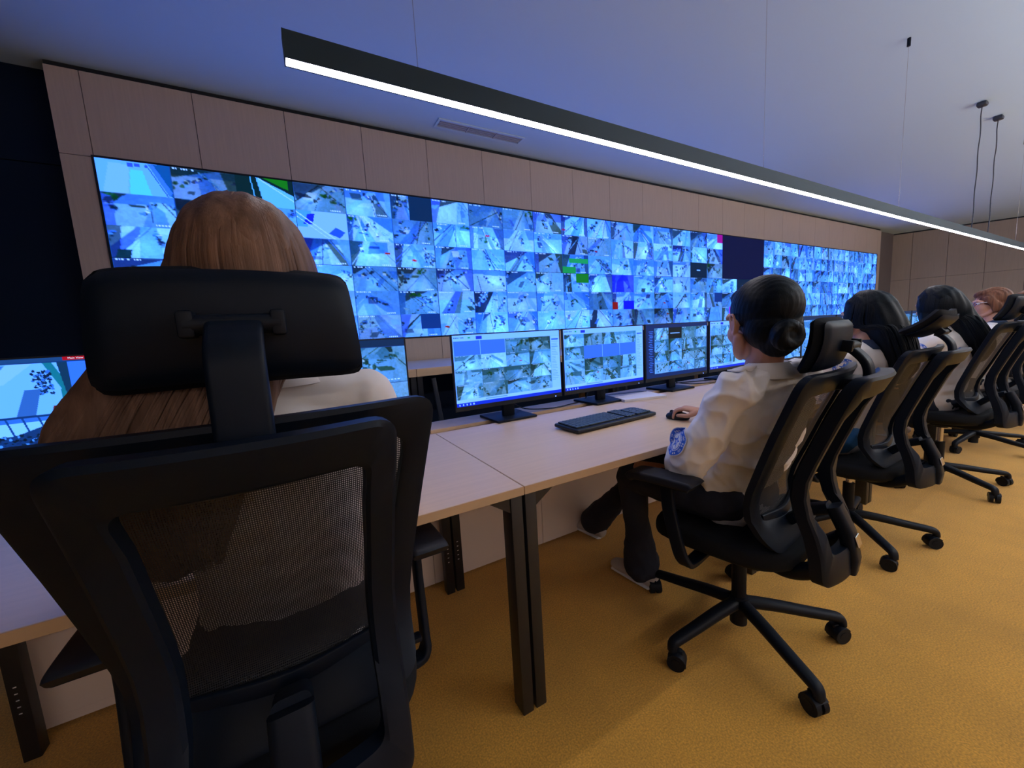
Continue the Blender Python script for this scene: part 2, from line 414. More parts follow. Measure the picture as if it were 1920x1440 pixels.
def screen_mesh(name, img, w, h, m, parent, y=0.0):
    """grid facing -Y, lower-left corner at (0,y,0); img rows from the top"""
    H, W, _ = img.shape
    xs = np.linspace(0, w, W); zs = np.linspace(h, 0, H)
    X, Z = np.meshgrid(xs, zs); co = np.stack([X, np.full_like(X, y), Z], -1).reshape(-1, 3)
    i = np.arange(H*W).reshape(H, W)
    q = np.stack([i[:-1, :-1], i[1:, :-1], i[1:, 1:], i[:-1, 1:]], -1).reshape(-1, 4)
    me = bpy.data.meshes.new(name); me.vertices.add(len(co)); me.vertices.foreach_set('co', co.ravel())
    me.loops.add(q.size); me.loops.foreach_set('vertex_index', q.ravel().astype(np.int32))
    me.polygons.add(len(q)); me.polygons.foreach_set('loop_start', np.arange(0, q.size, 4, dtype=np.int32)); me.polygons.foreach_set('loop_total', np.full(len(q), 4, np.int32))
    me.update(calc_edges=True)
    a = me.attributes.new('picture', 'FLOAT_COLOR', 'POINT')
    img = np.stack([img[...,0]*.58, img[...,1]*1.06, 2.7*np.clip(img[...,2],0,9)**1.5], -1); col = np.concatenate([img, np.ones((H, W, 1))], -1).reshape(-1, 4); a.data.foreach_set('color', col.ravel().astype(np.float32))
    return link(name, me, m, parent)

rng = random.Random(11)
NAVY = (2, 24, 62)
def panel_img(k, row):
    tw, th = (64, 40) if k < 4 else (44, 28)
    nc = 3 if k < 7 else (4 if k < 9 else 5); nr = 3
    if k == 6 and row == 0: return np.tile(np.array([.001,.004,.08]), (20, 36, 1)) 
    img = np.zeros((th*nr, 0, 3)); 
    W = tw*3; ws = [W//nc]*nc; ws[-1] = W-sum(ws[:-1])
    out = np.zeros((th*nr, W, 3))
    for j in range(nr):
        x = 0
        for i in range(nc):
            f = feed(rng, ws[i], th)
            if (k, row, j, i) in ((1,0,0,2),): f[:, int(ws[i]*.45):] = lin((8,45,105))
            if (k, row, j, i) in ((2,0,2,2),): f = f
            if (k, row, j, i) in ((5,0,2,1),(6,1,0,1),(6,1,0,2),(6,1,2,1)): f[:] = lin((4,35,85)); f[th//2-1:th//2+1, int(ws[i]*.4):int(ws[i]*.6)] = lin((170,210,250))
            if (k, row, j, i) in ((1,1,2,2),(5,1,1,2)): f[:th*2//3, ws[i]//2:] = lin((10,55,140))
            if (k, row, j, i) == (4,1,0,0): f[:] = f*.15+lin((5,15,215))*.8
            if (k, row, j, i) == (4,1,1,0): f[th//2:, ws[i]//2:] = lin((10,20,200)); f[int(th*.6):, :ws[i]//4] = lin((180,20,45))
            if (k, row, j, i) == (6,1,2,0): f[:, ws[i]//2:] = lin((200,20,210)); 
            if (k, row, j, i) == (5,0,0,2): f[:int(th*.6), int(ws[i]*.65):] = lin((215,15,150))
            if (k, row, j, i) == (3,1,0,1): f[:th//2, ws[i]//2:] = lin((20,130,60))
            if (k, row, j, i) == (3,0,2,1): f[int(th*.2):int(th*.45), ws[i]//4:] = lin((30,165,110)); f[int(th*.65):, :ws[i]//2] = lin((25,160,100))
            if (k, row, j, i) == (0,0,0,2):
                p = Pic(ws[i], th, (5,40,70)); p.poly([(.35,0),(1,.55),(1,1),(.45,1)], (120,200,250)); p.poly([(.45,0),(.9,0),(.9,.35)], (25,130,50)); p.line(.4,.05,1,.75,.02,(190,230,255)); p.line(.25,0,.32,1,.015,(110,200,240)); f = p.a
            if (k, row, j, i) == (0,0,0,0):
                p = Pic(ws[i], th, (125,190,255)); p.poly([(.18,.1),(.45,.12),(.38,1),(.05,1)], (150,200,255)); p.poly([(.45,.25),(.62,.25),(.7,1),(.4,1)], (105,225,255)); p.poly([(.72,.02),(1,.0),(1,1),(.93,.9)], (12,90,165)); p.poly([(.70,.02),(.78,.05),(1,.85),(.95,1)], (70,130,250)); p.line(.68,.05,.93,1,.012,(15,60,160)); p.rect(.42,.06,.50,.17,(60,90,210)); p.rect(.52,.05,.6,.15,(60,90,210)); p.rect(.65,.08,.7,.16,(60,90,210))
                for q in range(16): p.line(.17-.006*q,.2+.05*q,.41-.002*q,.2+.05*q,.004,(120,180,250))
                f = p.a
            if (k, row, j, i) == (1,0,1,0):
                p = Pic(ws[i], th, (160,200,255)); p.poly([(0,0),(.3,0),(.2,.6),(0,.6)], (90,170,240)); p.poly([(.22,.12),(.36,.1),(.3,.5),(.12,.5)], (20,40,200)); p.line(0,.05,.72,1,.022,(200,230,255)); p.line(0,.22,.6,1,.012,(200,230,255)); p.poly([(.75,.55),(.95,.72),(.82,.95),(.6,.8)], (40,90,245)); f = p.a
            out[j*th:(j+1)*th, x:x+ws[i]] = f; x += ws[i]
    if k == 0 and row == 0: pass
    return out

for k in range(11):
    for row in (0, 1):
        x0 = GX0+k*GW; z0 = GZ0+(1-row)*GW*9/16
        side = ['first','second','third','fourth','fifth','sixth','seventh','eighth','ninth','tenth','eleventh'][k]
        lab = 'wall display panel full of blue camera pictures, %s column from the left, %s row' % (side, 'upper' if row == 0 else 'lower')
        if (k, row) == (6, 0): lab = 'switched-off dark navy wall display panel in the upper row of the video wall'
        t = thing('video_wall_panel', lab, 'screen', (x0, YW-.004, z0), 0, 'display panels of the video wall')
        g = .0018
        obj('casing', box(g/2, GW-g/2, .003, .07, g/2, GW*9/16-g/2), M_bezel, t)
        o = screen_mesh('screen', panel_img(k, row), GW-2*g, GW*9/16-2*g, M_scr, t); o.location = (g, 0, g)
# thin dark border of the video wall
bm = bmesh.new()
bx(bm, GX0-.012, GX1+.012, YW-.006, YW+.05, GZ1, GZ1+.012); bx(bm, GX0-.012, GX1+.012, YW-.006, YW+.05, GZ0-.012, GZ0)
bx(bm, GX0-.012, GX0, YW-.006, YW+.05, GZ0, GZ1); bx(bm, GX1, GX1+.012, YW-.006, YW+.05, GZ0, GZ1)
struct('trim_4', bm, M_gap)

# ------------------------------------------------------------------ desks
def desk(x0, x1, label):
    t = thing('desk', label, 'desk', ((x0+x1)/2, .95, 0), 0, 'row of operator desks'); cx = (x0+x1)/2
    a, c = x0-cx+.0015, x1-cx-.0015; TH = .026; Z = .755
    bm = bmesh.new(); bx(bm, a, c, 0, .82, Z-TH, Z, .0015, 1); bx(bm, a, c, .90, 1.09, Z-TH, Z, .0015, 1)
    obj('tabletop', bm, [M_desk], t)
    bm = bmesh.new(); bx(bm, a, c, .822, .898, Z-TH-.05, Z-.016, .001, 1); obj('cable_flap', bm, M_edge, t)
    bm = bmesh.new(); bx(bm, a, c, -.0012, .0002, Z-TH+.0005, Z-.0005); obj('edge_band', bm, M_edge, t)
    for i, lx in enumerate((a+.003, c-.043)):
        bm = bmesh.new(); bx(bm, lx, lx+.040, .006, .066, 0, Z-TH-.0005, .004, 2); obj('leg', bm, M_blackm, t)
        rx = lx
        bm = bmesh.new(); bx(bm, rx, rx+.040, .70, .745, 0, Z-TH-.0005, .003, 2); r = obj('leg', bm, M_blackm, t)
        bm = bmesh.new()
        for q in range(5): bx(bm, rx+.015, rx+.022, .6988, .701, .16+q*.022, .163+q*.022)
        obj('height_mark', bm, M_paper, r)
        bm = bmesh.new()
        cyl(bm, (0, 0), .003, 0, .002, 10, M=Matrix.Translation((rx+.02, .701, .70)) @ Matrix.Rotation(PI/2, 4, 'X'))
        obj('screw', bm, M_chrome, r)
        bm = bmesh.new(); bx(bm, lx, lx+.040, .066, .70, Z-TH-.045, Z-TH-.0005, .003, 2); obj('side_rail', bm, M_blackm, t)
        # gusset between leg and top
        s = 1 if i == 0 else -1; ex = lx+.040 if i == 0 else lx
        bm = bmesh.new(); p = [(ex, Z-TH-.0005), (ex+s*.075, Z-TH-.0005), (ex, Z-TH-.05)]
        A_ = [bm.verts.new((x, .012, z)) for x, z in p]; B_ = [bm.verts.new((x, .060, z)) for x, z in p]
        bm.faces.new(A_); bm.faces.new(B_[::-1])
        for q in range(3): bm.faces.new((A_[q], B_[q], B_[(q+1) % 3], A_[(q+1) % 3]))
        obj('bracket', bm, M_blackm, t)
    bm = bmesh.new(); bx(bm, a+.045, c-.045, .40, .43, Z-TH-.045, Z-TH-.0005, .003, 2); obj('cross_rail', bm, M_blackm, t)
    return t
seams = [-.855, .55, 1.825, 3.10, 4.375, 5.65, 6.925, 8.2]
dl = ['pale beech desk with black legs under the nearest long-haired woman', 'pale beech desk holding the keyboard and mouse, under the woman with a bun', 'pale beech desk in front of the woman with loose black hair',
 'pale beech desk in front of the third dark-haired woman', 'pale beech desk in front of the woman wearing glasses', 'pale beech desk in front of the furthest seated person', 'pale beech desk at the far end of the row']
for (a, c), l in zip(zip(seams, seams[1:]), dl): desk(a, c, l)
# low white cabinets standing behind the desks' knee space
cx = [-.90, -.16, .48, 1.12, 1.76, 2.40, 3.04, 3.68, 4.32, 4.96, 5.60, 6.24, 6.88]
for i, (a, c) in enumerate(zip(cx, cx[1:])):
    t = thing('base_cabinet', 'low off-white cabinet behind the desk legs, number %s from the left end of the row' % ['one','two','three','four','five','six','seven','eight','nine','ten','eleven','twelve'][i], 'cabinet', ((a+c)/2, 1.75, 0), 0, 'off-white cabinets under the desks')
    w = (c-a)/2-.0012
    obj('body', box(-w, w, .02, .30, .012, .672), M_white, t)
    obj('door', box(-w, w, 0, .018, .045, .672, bev=.001, seg=1), M_white, t)
    obj('plinth', box(-w, w, .003, .018, .012, .0435), M_white, t)
    bm = bmesh.new(); 
    for s in (-1, 1): cyl(bm, (s*(w-.03), .03), .012, 0, .012, 12)
    obj('foot', bm, M_black, t)

# standing-height bench in front of the video wall, seen between the monitors
def bench(x0, x1, label):
    t = thing('wall_bench', label, 'bench', ((x0+x1)/2, 2.65, 0), 0, 'benches below the video wall'); h = (x1-x0)/2-.0015
    obj('worktop', box(-h, h, 0, 1.20, .955, 1.01, bev=.001, seg=1), M_desk, t)
    for s in (-1, 1):
        a = s*(h-.022); bm = bmesh.new(); bx(bm, a-.02, a+.02, .01, .07, 0, .954, .003, 1); obj('leg', bm, M_blackm, t)
        bm = bmesh.new(); bx(bm, a-.02, a+.02, 1.1, 1.16, 0, .954, .003, 1); obj('leg', bm, M_blackm, t)
    obj('back_panel', box(-h+.05, h-.05, .5, .52, .25, .954), M_navy, t)
    bm = bmesh.new(); sweep(bm, [(-h+.13, .05, .93), (-h+.20, .05, .30)], .035, .02, side=(1,0,0)); obj('brace', bm, M_grey, t)
    return t
for a, c, l in ((-1.15, .725, 'beech bench below the left end of the video wall'), (.725, 2.6, 'beech bench seen between two monitors, below the video wall'), (2.6, 4.5, 'beech bench below the middle of the video wall'), (4.5, 6.4, 'beech bench below the right part of the video wall')): bench(a, c, l)

# ------------------------------------------------------------------ monitors
def ui_light(seed, w=232, h=130, blue=()):
    r = random.Random(seed); p = Pic(w, h, (150,195,255))
    p.rect(0, 0, 1, .085, (165,205,255)); p.rect(.20, .02, .25, .07, (30,50,190)); p.rect(.13, .03, .15, .055, (40,170,120))
    for k in range(7): p.rect(.015+k*.012, .03, .015+k*.012+.007, .045, (40,70,130))
    x0, x1, y0, y1 = .012, .905, .088, .90; nc, nr = 4, 5 if not blue else 4
    cw, chh = (x1-x0)/nc, (y1-y0)/nr; a = p.a
    for j in range(nr):
        for i in range(nc):
            X0, X1, Y0, Y1 = int((x0+i*cw)*w), int((x0+(i+1)*cw)*w), int((y0+j*chh)*h), int((y0+(j+1)*chh)*h)
            if (j, i) in blue: a[Y0:Y1, X0:X1-1] = lin((70,120,240))
            else: a[Y0:Y1, X0:X1] = feed(r, X1-X0, Y1-Y0, 1)*.92
    p.rect(.91, .09, 1, .93, (175,210,255))
    for k in range(26): p.rect(.915, .12+k*.026, .915+.03+.04*r.random(), .128+k*.026, (120,165,235))
    p.rect(.915, .13, .985, .145, (50,90,200))
    p.rect(0, .90, 1, .945, (185,215,255)); p.rect(.25, .915, .45, .93, (120,160,220))
    p.rect(0, .945, 1, 1, (10,50,190))
    for k in range(5): p.rect(.02+k*.03, .96, .02+k*.03+.012, .985, (200,225,255))
    return a
def ui_dark(seed, w=232, h=130):
    r = random.Random(seed); p = Pic(w, h, (8,40,110)); a = p.a; x0, x1, y0, y1 = .125, .99, .07, .93
    for j in range(4):
        for i in range(4):
            cw, chh = (x1-x0)/4, (y1-y0)/4; X0, X1, Y0, Y1 = int((x0+i*cw)*w), int((x0+(i+1)*cw)*w), int((y0+j*chh)*h), int((y0+(j+1)*chh)*h)
            a[Y0:Y1, X0:X1] = feed(r, X1-X0, Y1-Y0, 1)*.8
    a[int(.07*h):int(.285*h), int((.125+.216)*w):int((.125+.432)*w)] = lin((3,18,45)); p.rect(.37, .17, .52, .185, (170,200,230))
    for k in range(24): p.rect(.04+.01*(k % 2), .12+k*.033, .04+.05+.02*r.random(), .128+k*.033, (90,140,220))
    return a
def ui_two(seed, w=240, h=136):
    r = random.Random(seed); p = Pic(w, h, (10,45,100)); a = p.a
    def put(x0, y0, x1, y1):
        X0, X1, Y0, Y1 = int(x0*w), int(x1*w), int(y0*h), int(y1*h); a[Y0:Y1, X0:X1] = feed(r, X1-X0, Y1-Y0, 1)
    put(0, .09, .5, .55); put(.5, .09, 1, .55); put(0, .55, .5, 1); put(.5, .55, 1, 1); return a

def ui_left(w=380, h=216):
    """big street and kiosk pictures with a red tab"""
    p = Pic(w, h, (20,60,130)); p.rect(0, 0, 1, .035, (35,75,135))
    r = random.Random(5); a = p.a
    # right part of the monitor is what shows: two big pictures left, one column right
    X1 = int(.54*w)
    f = Pic(X1, int(.50*h)-int(.05*h), (140,200,250)); f.poly([(.15,.05),(.62,.02),(.45,.45),(.36,.55)], (45,110,190)); f.poly([(.5,.02),(.68,.02),(.52,.35)], (70,130,215))
    f.line(.2,.28,.42,.6,.02,(190,225,255)); f.line(.24,.28,.46,.6,.01,(30,80,160)); f.poly([(.62,0),(.78,0),(.58,.38),(.48,.35)], (165,210,250))
    f.poly([(.84,0),(.9,0),(.99,.5),(.97,.9),(.92,.9),(.93,.5)], (20,130,150)); f.poly([(.93,.0),(1,0),(1,1),(.98,1)], (15,60,110))
    for k in range(90): f.ell(.76+.12*r.random(), .15+.45*r.random(), .006+.008*r.random(), .012+.02*r.random(), r.choice([(15,50,110),(60,120,200),(10,35,90)]))
    f.poly([(.7,.5),(.8,.5),(.74,1),(.62,1)], (60,110,180)); f.poly([(.86,.85),(.97,.85),(.96,1),(.84,1)], (130,40,60))
    a[int(.05*h):int(.50*h), :X1] = f.a
    g = Pic(X1, h-int(.52*h), (165,220,255)); g.rect(0, 0, 1, .08, (60,120,200))
    for k in range(9): g.line(.05+k*.1, 0, .1+k*.1, .45, .012, (20,70,150))
    g.poly([(0,.42),(.6,.3),(1,.0),(1,.68),(.5,.78),(0,.82)], (20,60,130))
    for k in range(420): g.ell(r.random(), .3+.45*r.random(), .004+.012*r.random(), .008+.022*r.random(), r.choice([(8,25,70),(15,50,120),(90,160,230),(10,35,85)]))
    g.poly([(0,.80),(1,.66),(1,1),(0,1)], (120,195,250)); g.line(.0,.84,.7,.72,.008,(20,80,170))
    a[int(.52*h):, :X1] = g.a
    q = Pic(w-X1, int(.42*h), (70,130,240)); q.poly([(.45,0),(1,0),(1,1),(.8,1),(.55,.7)], (120,180,235))
    for k in range(60): q.ell(.55+.45*r.random(), r.random(), .05, .03, r.choice([(15,60,120),(160,215,250),(30,90,150)]))
    a[int(.05*h):int(.05*h)+q.h, X1:] = q.a
    s_ = Pic(w-X1, h-(int(.05*h)+q.h), (150,200,255)); s_.poly([(0,.2),(1,.1),(1,.3),(0,.36)], (60,120,170)); s_.poly([(0,.42),(1,.38),(1,.62),(0,.7)], (190,215,250)); s_.rect(.0, .0, .02, .6, (220,40,60)); s_.ell(.08,.5,.06,.05,(20,60,150))
    a[int(.05*h)+q.h:, X1:] = s_.a
    return a
MW, MH = .655, .372
def monitor(xc, label, img, yaw=0, y=1.78, ztop=1.2225):
    t = thing('monitor', label, 'monitor', (xc, y, .756), yaw, 'monitors on the desk row')
    z1 = ztop-.756; z0 = z1-MH
    bm = bmesh.new(); bx(bm, -MW/2, MW/2, 0, .012, z0-.012, z1, .002, 1); bx(bm, -MW/2+.02, MW/2-.02, .012, .045, z0+.02, z1-.03, .012, 2); obj('casing', bm, M_bezel, t)
    s = screen_mesh('screen', img, MW-.016, MH-.018, M_scr2, t, -.0015); s.location = (-MW/2+.008, 0, z0+.012)
    bm = bmesh.new(); bx(bm, .06*0-.035, .035, .05, .075, .012, z0+.12, .004, 2); obj('stand_neck', bm, M_black, t)
    bm = bmesh.new(); bx(bm, -.12, .12, -.045, .185, 0, .013, .004, 2); obj('stand_base', bm, M_black, t)
    bm = bmesh.new(); bx(bm, MW/2-.05, MW/2-.044, -.0005, .001, z0-.008, z0-.004); obj('power_light', bm, emis('blue_led', (.1,.2,1), 6) if 'blue_led' not in bpy.data.materials else bpy.data.materials['blue_led'], t)
    return t
mx = [(-.66, 'monitor at the left picture edge showing a street and a kiosk with red tab', ui_left()),
 (.122, 'monitor partly hidden behind the nearest headrest, dark interface', ui_two(3)),
 (.993, 'monitor showing a light interface with two plain blue tiles at its upper left', ui_light(21, blue=((0,0),(0,1)))),
 (1.663, 'monitor above the spiral notebook with a plain blue band across its pictures', ui_light(22, blue=((1,1),(1,2),(1,3)))),
 (2.335, 'monitor with a dark blue interface left of the woman with the bun', ui_dark(23)),
 (3.012, 'monitor partly hidden behind the face of the woman with the bun', ui_light(24, blue=((0,3),))),
 (3.70, 'monitor seen right of the bun of the nearest dark-haired woman', ui_two(25)),
 (4.37, 'monitor just left of the woman with loose black hair', ui_two(26)),
 (5.05, 'monitor hidden behind the woman with loose black hair', ui_two(27)),
 (5.73, 'monitor right behind the woman with loose black hair', ui_dark(28)),
 (6.41, 'monitor left of the third dark-haired woman near the brown wall', ui_two(29)),
 (7.09, 'monitor behind the third dark-haired woman', ui_two(30)),
 (7.77, 'monitor in front of the face of the woman wearing glasses', ui_dark(31)),
 (8.45, 'monitor at the far end of the desk row', ui_dark(32))]
for i, (x, l, im) in enumerate(mx): mo = monitor(x, l, im); MON0 = mo if i == 0 else MON0
# red tab with its writing on the left monitor
def text(name, body, size, m, parent, loc, rot=(PI/2, 0, 0)):
    cu = bpy.data.curves.new(name, 'FONT'); cu.body = body; cu.size = size; cu.extrude = .0003
    o = bpy.data.objects.new(name, cu); C.objects.link(o); dg = bpy.context.evaluated_depsgraph_get()
    me = bpy.data.meshes.new_from_object(o.evaluated_get(dg)); bpy.data.objects.remove(o); bpy.data.curves.remove(cu)
    q = link(name, me, m, parent); q.location = loc; q.rotation_euler = rot; return q
zt = 1.2225-.756
tabx = .045
obj('tab', box(tabx-.028, tabx+.028, -.0030, -.0016, zt-.0165, zt-.0055), emis('red_tab', s2l((170,20,40)), 1), MON0)
text('tab_text', 'Main View', .0085, emis('tab_white', s2l((225,225,255)), 1), MON0, (tabx-.016, -.0035, zt-.0135))
text('sign_text', 'JAN', .018, emis('sign_ink', s2l((70,80,150)), 1), MON0, (tabx+.012, -.0025, .19))

# cables lying behind the monitor stands
M_cab = mat('black_cable_rubber', (.01,.01,.012), .5)
for i, (pts, l) in enumerate((
  ([(1.05,1.93,.83),(1.15,1.92,.77),(1.30,1.86,.760),(1.45,1.88,.760),(1.60,1.93,.762),(1.66,1.92,.83)], 'black cable between the two nearest monitor stands'),
  ([(2.37,1.93,.84),(2.48,1.9,.78),(2.62,1.84,.760),(2.80,1.80,.760),(2.98,1.9,.765),(3.05,1.93,.84)], 'black cable beside the stand of the dark-interface monitor'),
  ([(2.30,1.93,.86),(2.45,1.96,.77),(2.62,1.97,.760),(2.8,1.9,.760),(2.95,1.87,.760)], 'black cable looping toward the monitor behind the bun woman'),
  ([(3.7,1.93,.84),(3.85,1.9,.78),(4.0,1.84,.760),(4.2,1.86,.760),(4.36,1.93,.8)], 'black cable between the monitors behind the first headrest'))):
    bm = bmesh.new(); tube(bm, catmull(pts, 6), .0035, 8); tag(obj('power_cord', bm, M_cab), l, 'cable', 'cords behind the monitors')

# ------------------------------------------------------------------ keyboard, mouse, notebook
M_key = mat('key_plastic', (.02,.035,.045), .4)
def keyboard(x, y, rz, label):
    t = thing('keyboard', label, 'keyboard', (x, y, .756), rz)
    bm = bmesh.new(); bx(bm, -.265, .265, -.083, .083, .003, .020, .006, 3, M=Matrix.Rotation(.03, 4, 'X') @ Matrix.Translation((0,0,.002))); obj('case', bm, M_bezel, t)
    bm = bmesh.new(); r = random.Random(1)
    for j in range(6):
        yy = .062-j*.0225; x0 = -.252
        widths = [1]*14 if j < 5 else [1.3,1.2,1.2,5.6,1.2,1.2,1.2,1.3]
        for w in widths:
            ww = w*.0218; 
            if x0+ww < .06: bx(bm, x0+.001, x0+ww-.001, yy-.0095, yy+.0095, .021, .0285, .0018, 1)
            x0 += ww
        for q in range(3): bx(bm, .072+q*.0212, .072+q*.0212+.019, yy-.0095, yy+.0095, .021, .0285, .0018, 1)
        if j: 
            for q in range(4): bx(bm, .148+q*.0255, .148+q*.0255+.0225, yy-.0095, yy+.0095, .021, .0285, .0018, 1)
    bmesh.ops.transform(bm, matrix=Matrix.Rotation(.03, 4, 'X') @ Matrix.Translation((0,0,.001)), verts=bm.verts)
    o = obj('key_block', bm, M_key, t); return t
keyboard(1.295, 1.39, math.radians(3), 'black full-size keyboard lying in front of the light-interface monitors')
def mouse(x, y, rz, label):
    bm = bmesh.new(); ell(bm, (0, 0, .012), (.031, .056, .026), n=28)
    for v in bm.verts:
        if v.co.z < .002: v.co.z = .002
        v.co.x *= 1-.12*max(0, 1-abs(v.co.y)/.03)
    t = thing('computer_mouse', label, 'mouse', (x, y, .755), rz)
    obj('shell', bm, M_bezel, t, 180); bm = bmesh.new(); cyl(bm, (0,0), .009, -.004, .004, 16, M=Matrix.Translation((0,.028,.034)) @ Matrix.Rotation(PI/2,4,'Y')); obj('scroll_wheel', bm, M_grey, t)
    return t
MOUSE = mouse(1.575, 1.205, math.radians(18), 'black computer mouse under the hand of the woman with the bun')
t = thing('spiral_notebook', 'open spiral notebook with white pages lying left of the dark-interface monitor stand', 'notebook', (1.90, 1.76, .7555), math.radians(-14))
bm = bmesh.new()
for i in range(10):
    o_ = random.Random(i); a = .0016*i
    M = Matrix.Rotation((o_.random()-.5)*.05, 4, 'Z'); bx(bm, -.15, .15, -.10, .10, a, a+.0013, M=M)
obj('page_block', bm, M_paper, t)
bm = bmesh.new(); bx(bm, -.15, .15, .102, .19, .0, .010, .002, 1); obj('cover', bm, mat('notebook_cover', (.25,.24,.27), .6), t)
bm = bmesh.new()
for i in range(26): 
    c0 = Vector((-.14+i*.0112, .101, .010)); tube(bm, [c0+Vector((0, .008*math.cos(a*PI/4), .010*math.sin(a*PI/4))) for a in range(8)], .0011, 5, closed=True)
obj('spiral', bm, M_black, t)
# ------------------------------------------------------------------ office chairs
def interp(tab, z):
    tab = sorted(tab)
    if z <= tab[0][0]: return tab[0][1]
    for (a, x), (b_, y) in zip(tab, tab[1:]):
        if z <= b_: t = (z-a)/(b_-a); return x+(y-x)*t
    return tab[-1][1]
FRONT = [(.475,-.165),(.50,-.145),(.53,-.115),(.56,-.093),(.60,-.084),(.65,-.090),(.75,-.125),(.85,-.163),(.95,-.205),(1.04,-.243)]
REAR = [(.40,-.252),(.44,-.250),(.50,-.244),(.56,-.228),(.60,-.213),(.64,-.203),(.69,-.198),(.74,-.210),(.85,-.250),(.95,-.288),(1.03,-.325)]
def yf(x, z): return interp(FRONT, z) - .030*(1-(x/.24)**2)*min(1, max(.25, (z-.45)/.3))
def yr(x, z): return interp(REAR, z) - (.038*(1-(x/.17)**2) if z < .56 else .028*(1-(x/.17)**2) if z > .95 else .0) 

def rrect(w0, w1, z0, z1, r, n=6, m=10):
    """loop of points: bottom half-width w0 at z0, top half-width w1 at z1, rounded, evenly stationed"""
    c = [(w0, z0), (w1, z1), (-w1, z1), (-w0, z0)]; out = []
    for i in range(4):
        p = Vector(c[i]); a = Vector(c[i-1]); b_ = Vector(c[(i+1) % 4])
        da = (a-p).normalized()*r; db = (b_-p).normalized()*r
        for k in range(n+1):
            t = k/n; out.append((p+da)*(1-t)**2+p*2*t*(1-t)+(p+db)*t*t)
        q = b_+(p-b_).normalized()*r; s = p+db
        for k in range(1, m): out.append(s.lerp(q, k/m))
    return out
def ring_plate(bm, outer, inner, yfun, th, dy=0.0, be=.13):
    """band between two loops on the surface y=yfun(x,z), thickness th towards -y, softened edges"""
    N = len(outer); rings = []
    for o, i in zip(outer, inner):
        prof = [(be, 0), (1-be, 0), (1, be), (1, 1-be), (1-be, 1), (be, 1), (0, 1-be), (0, be)]
        st = []
        for a, d in prof:
            p = o.lerp(i, a); st.append(bm.verts.new((p.x, yfun(p.x, p.y)+dy-th*d, p.y)))
        rings.append(st)
    for k in range(N):
        A, B = rings[k], rings[(k+1) % N]
        for j in range(8): bm.faces.new((A[j], A[(j+1) % 8], B[(j+1) % 8], B[j]))

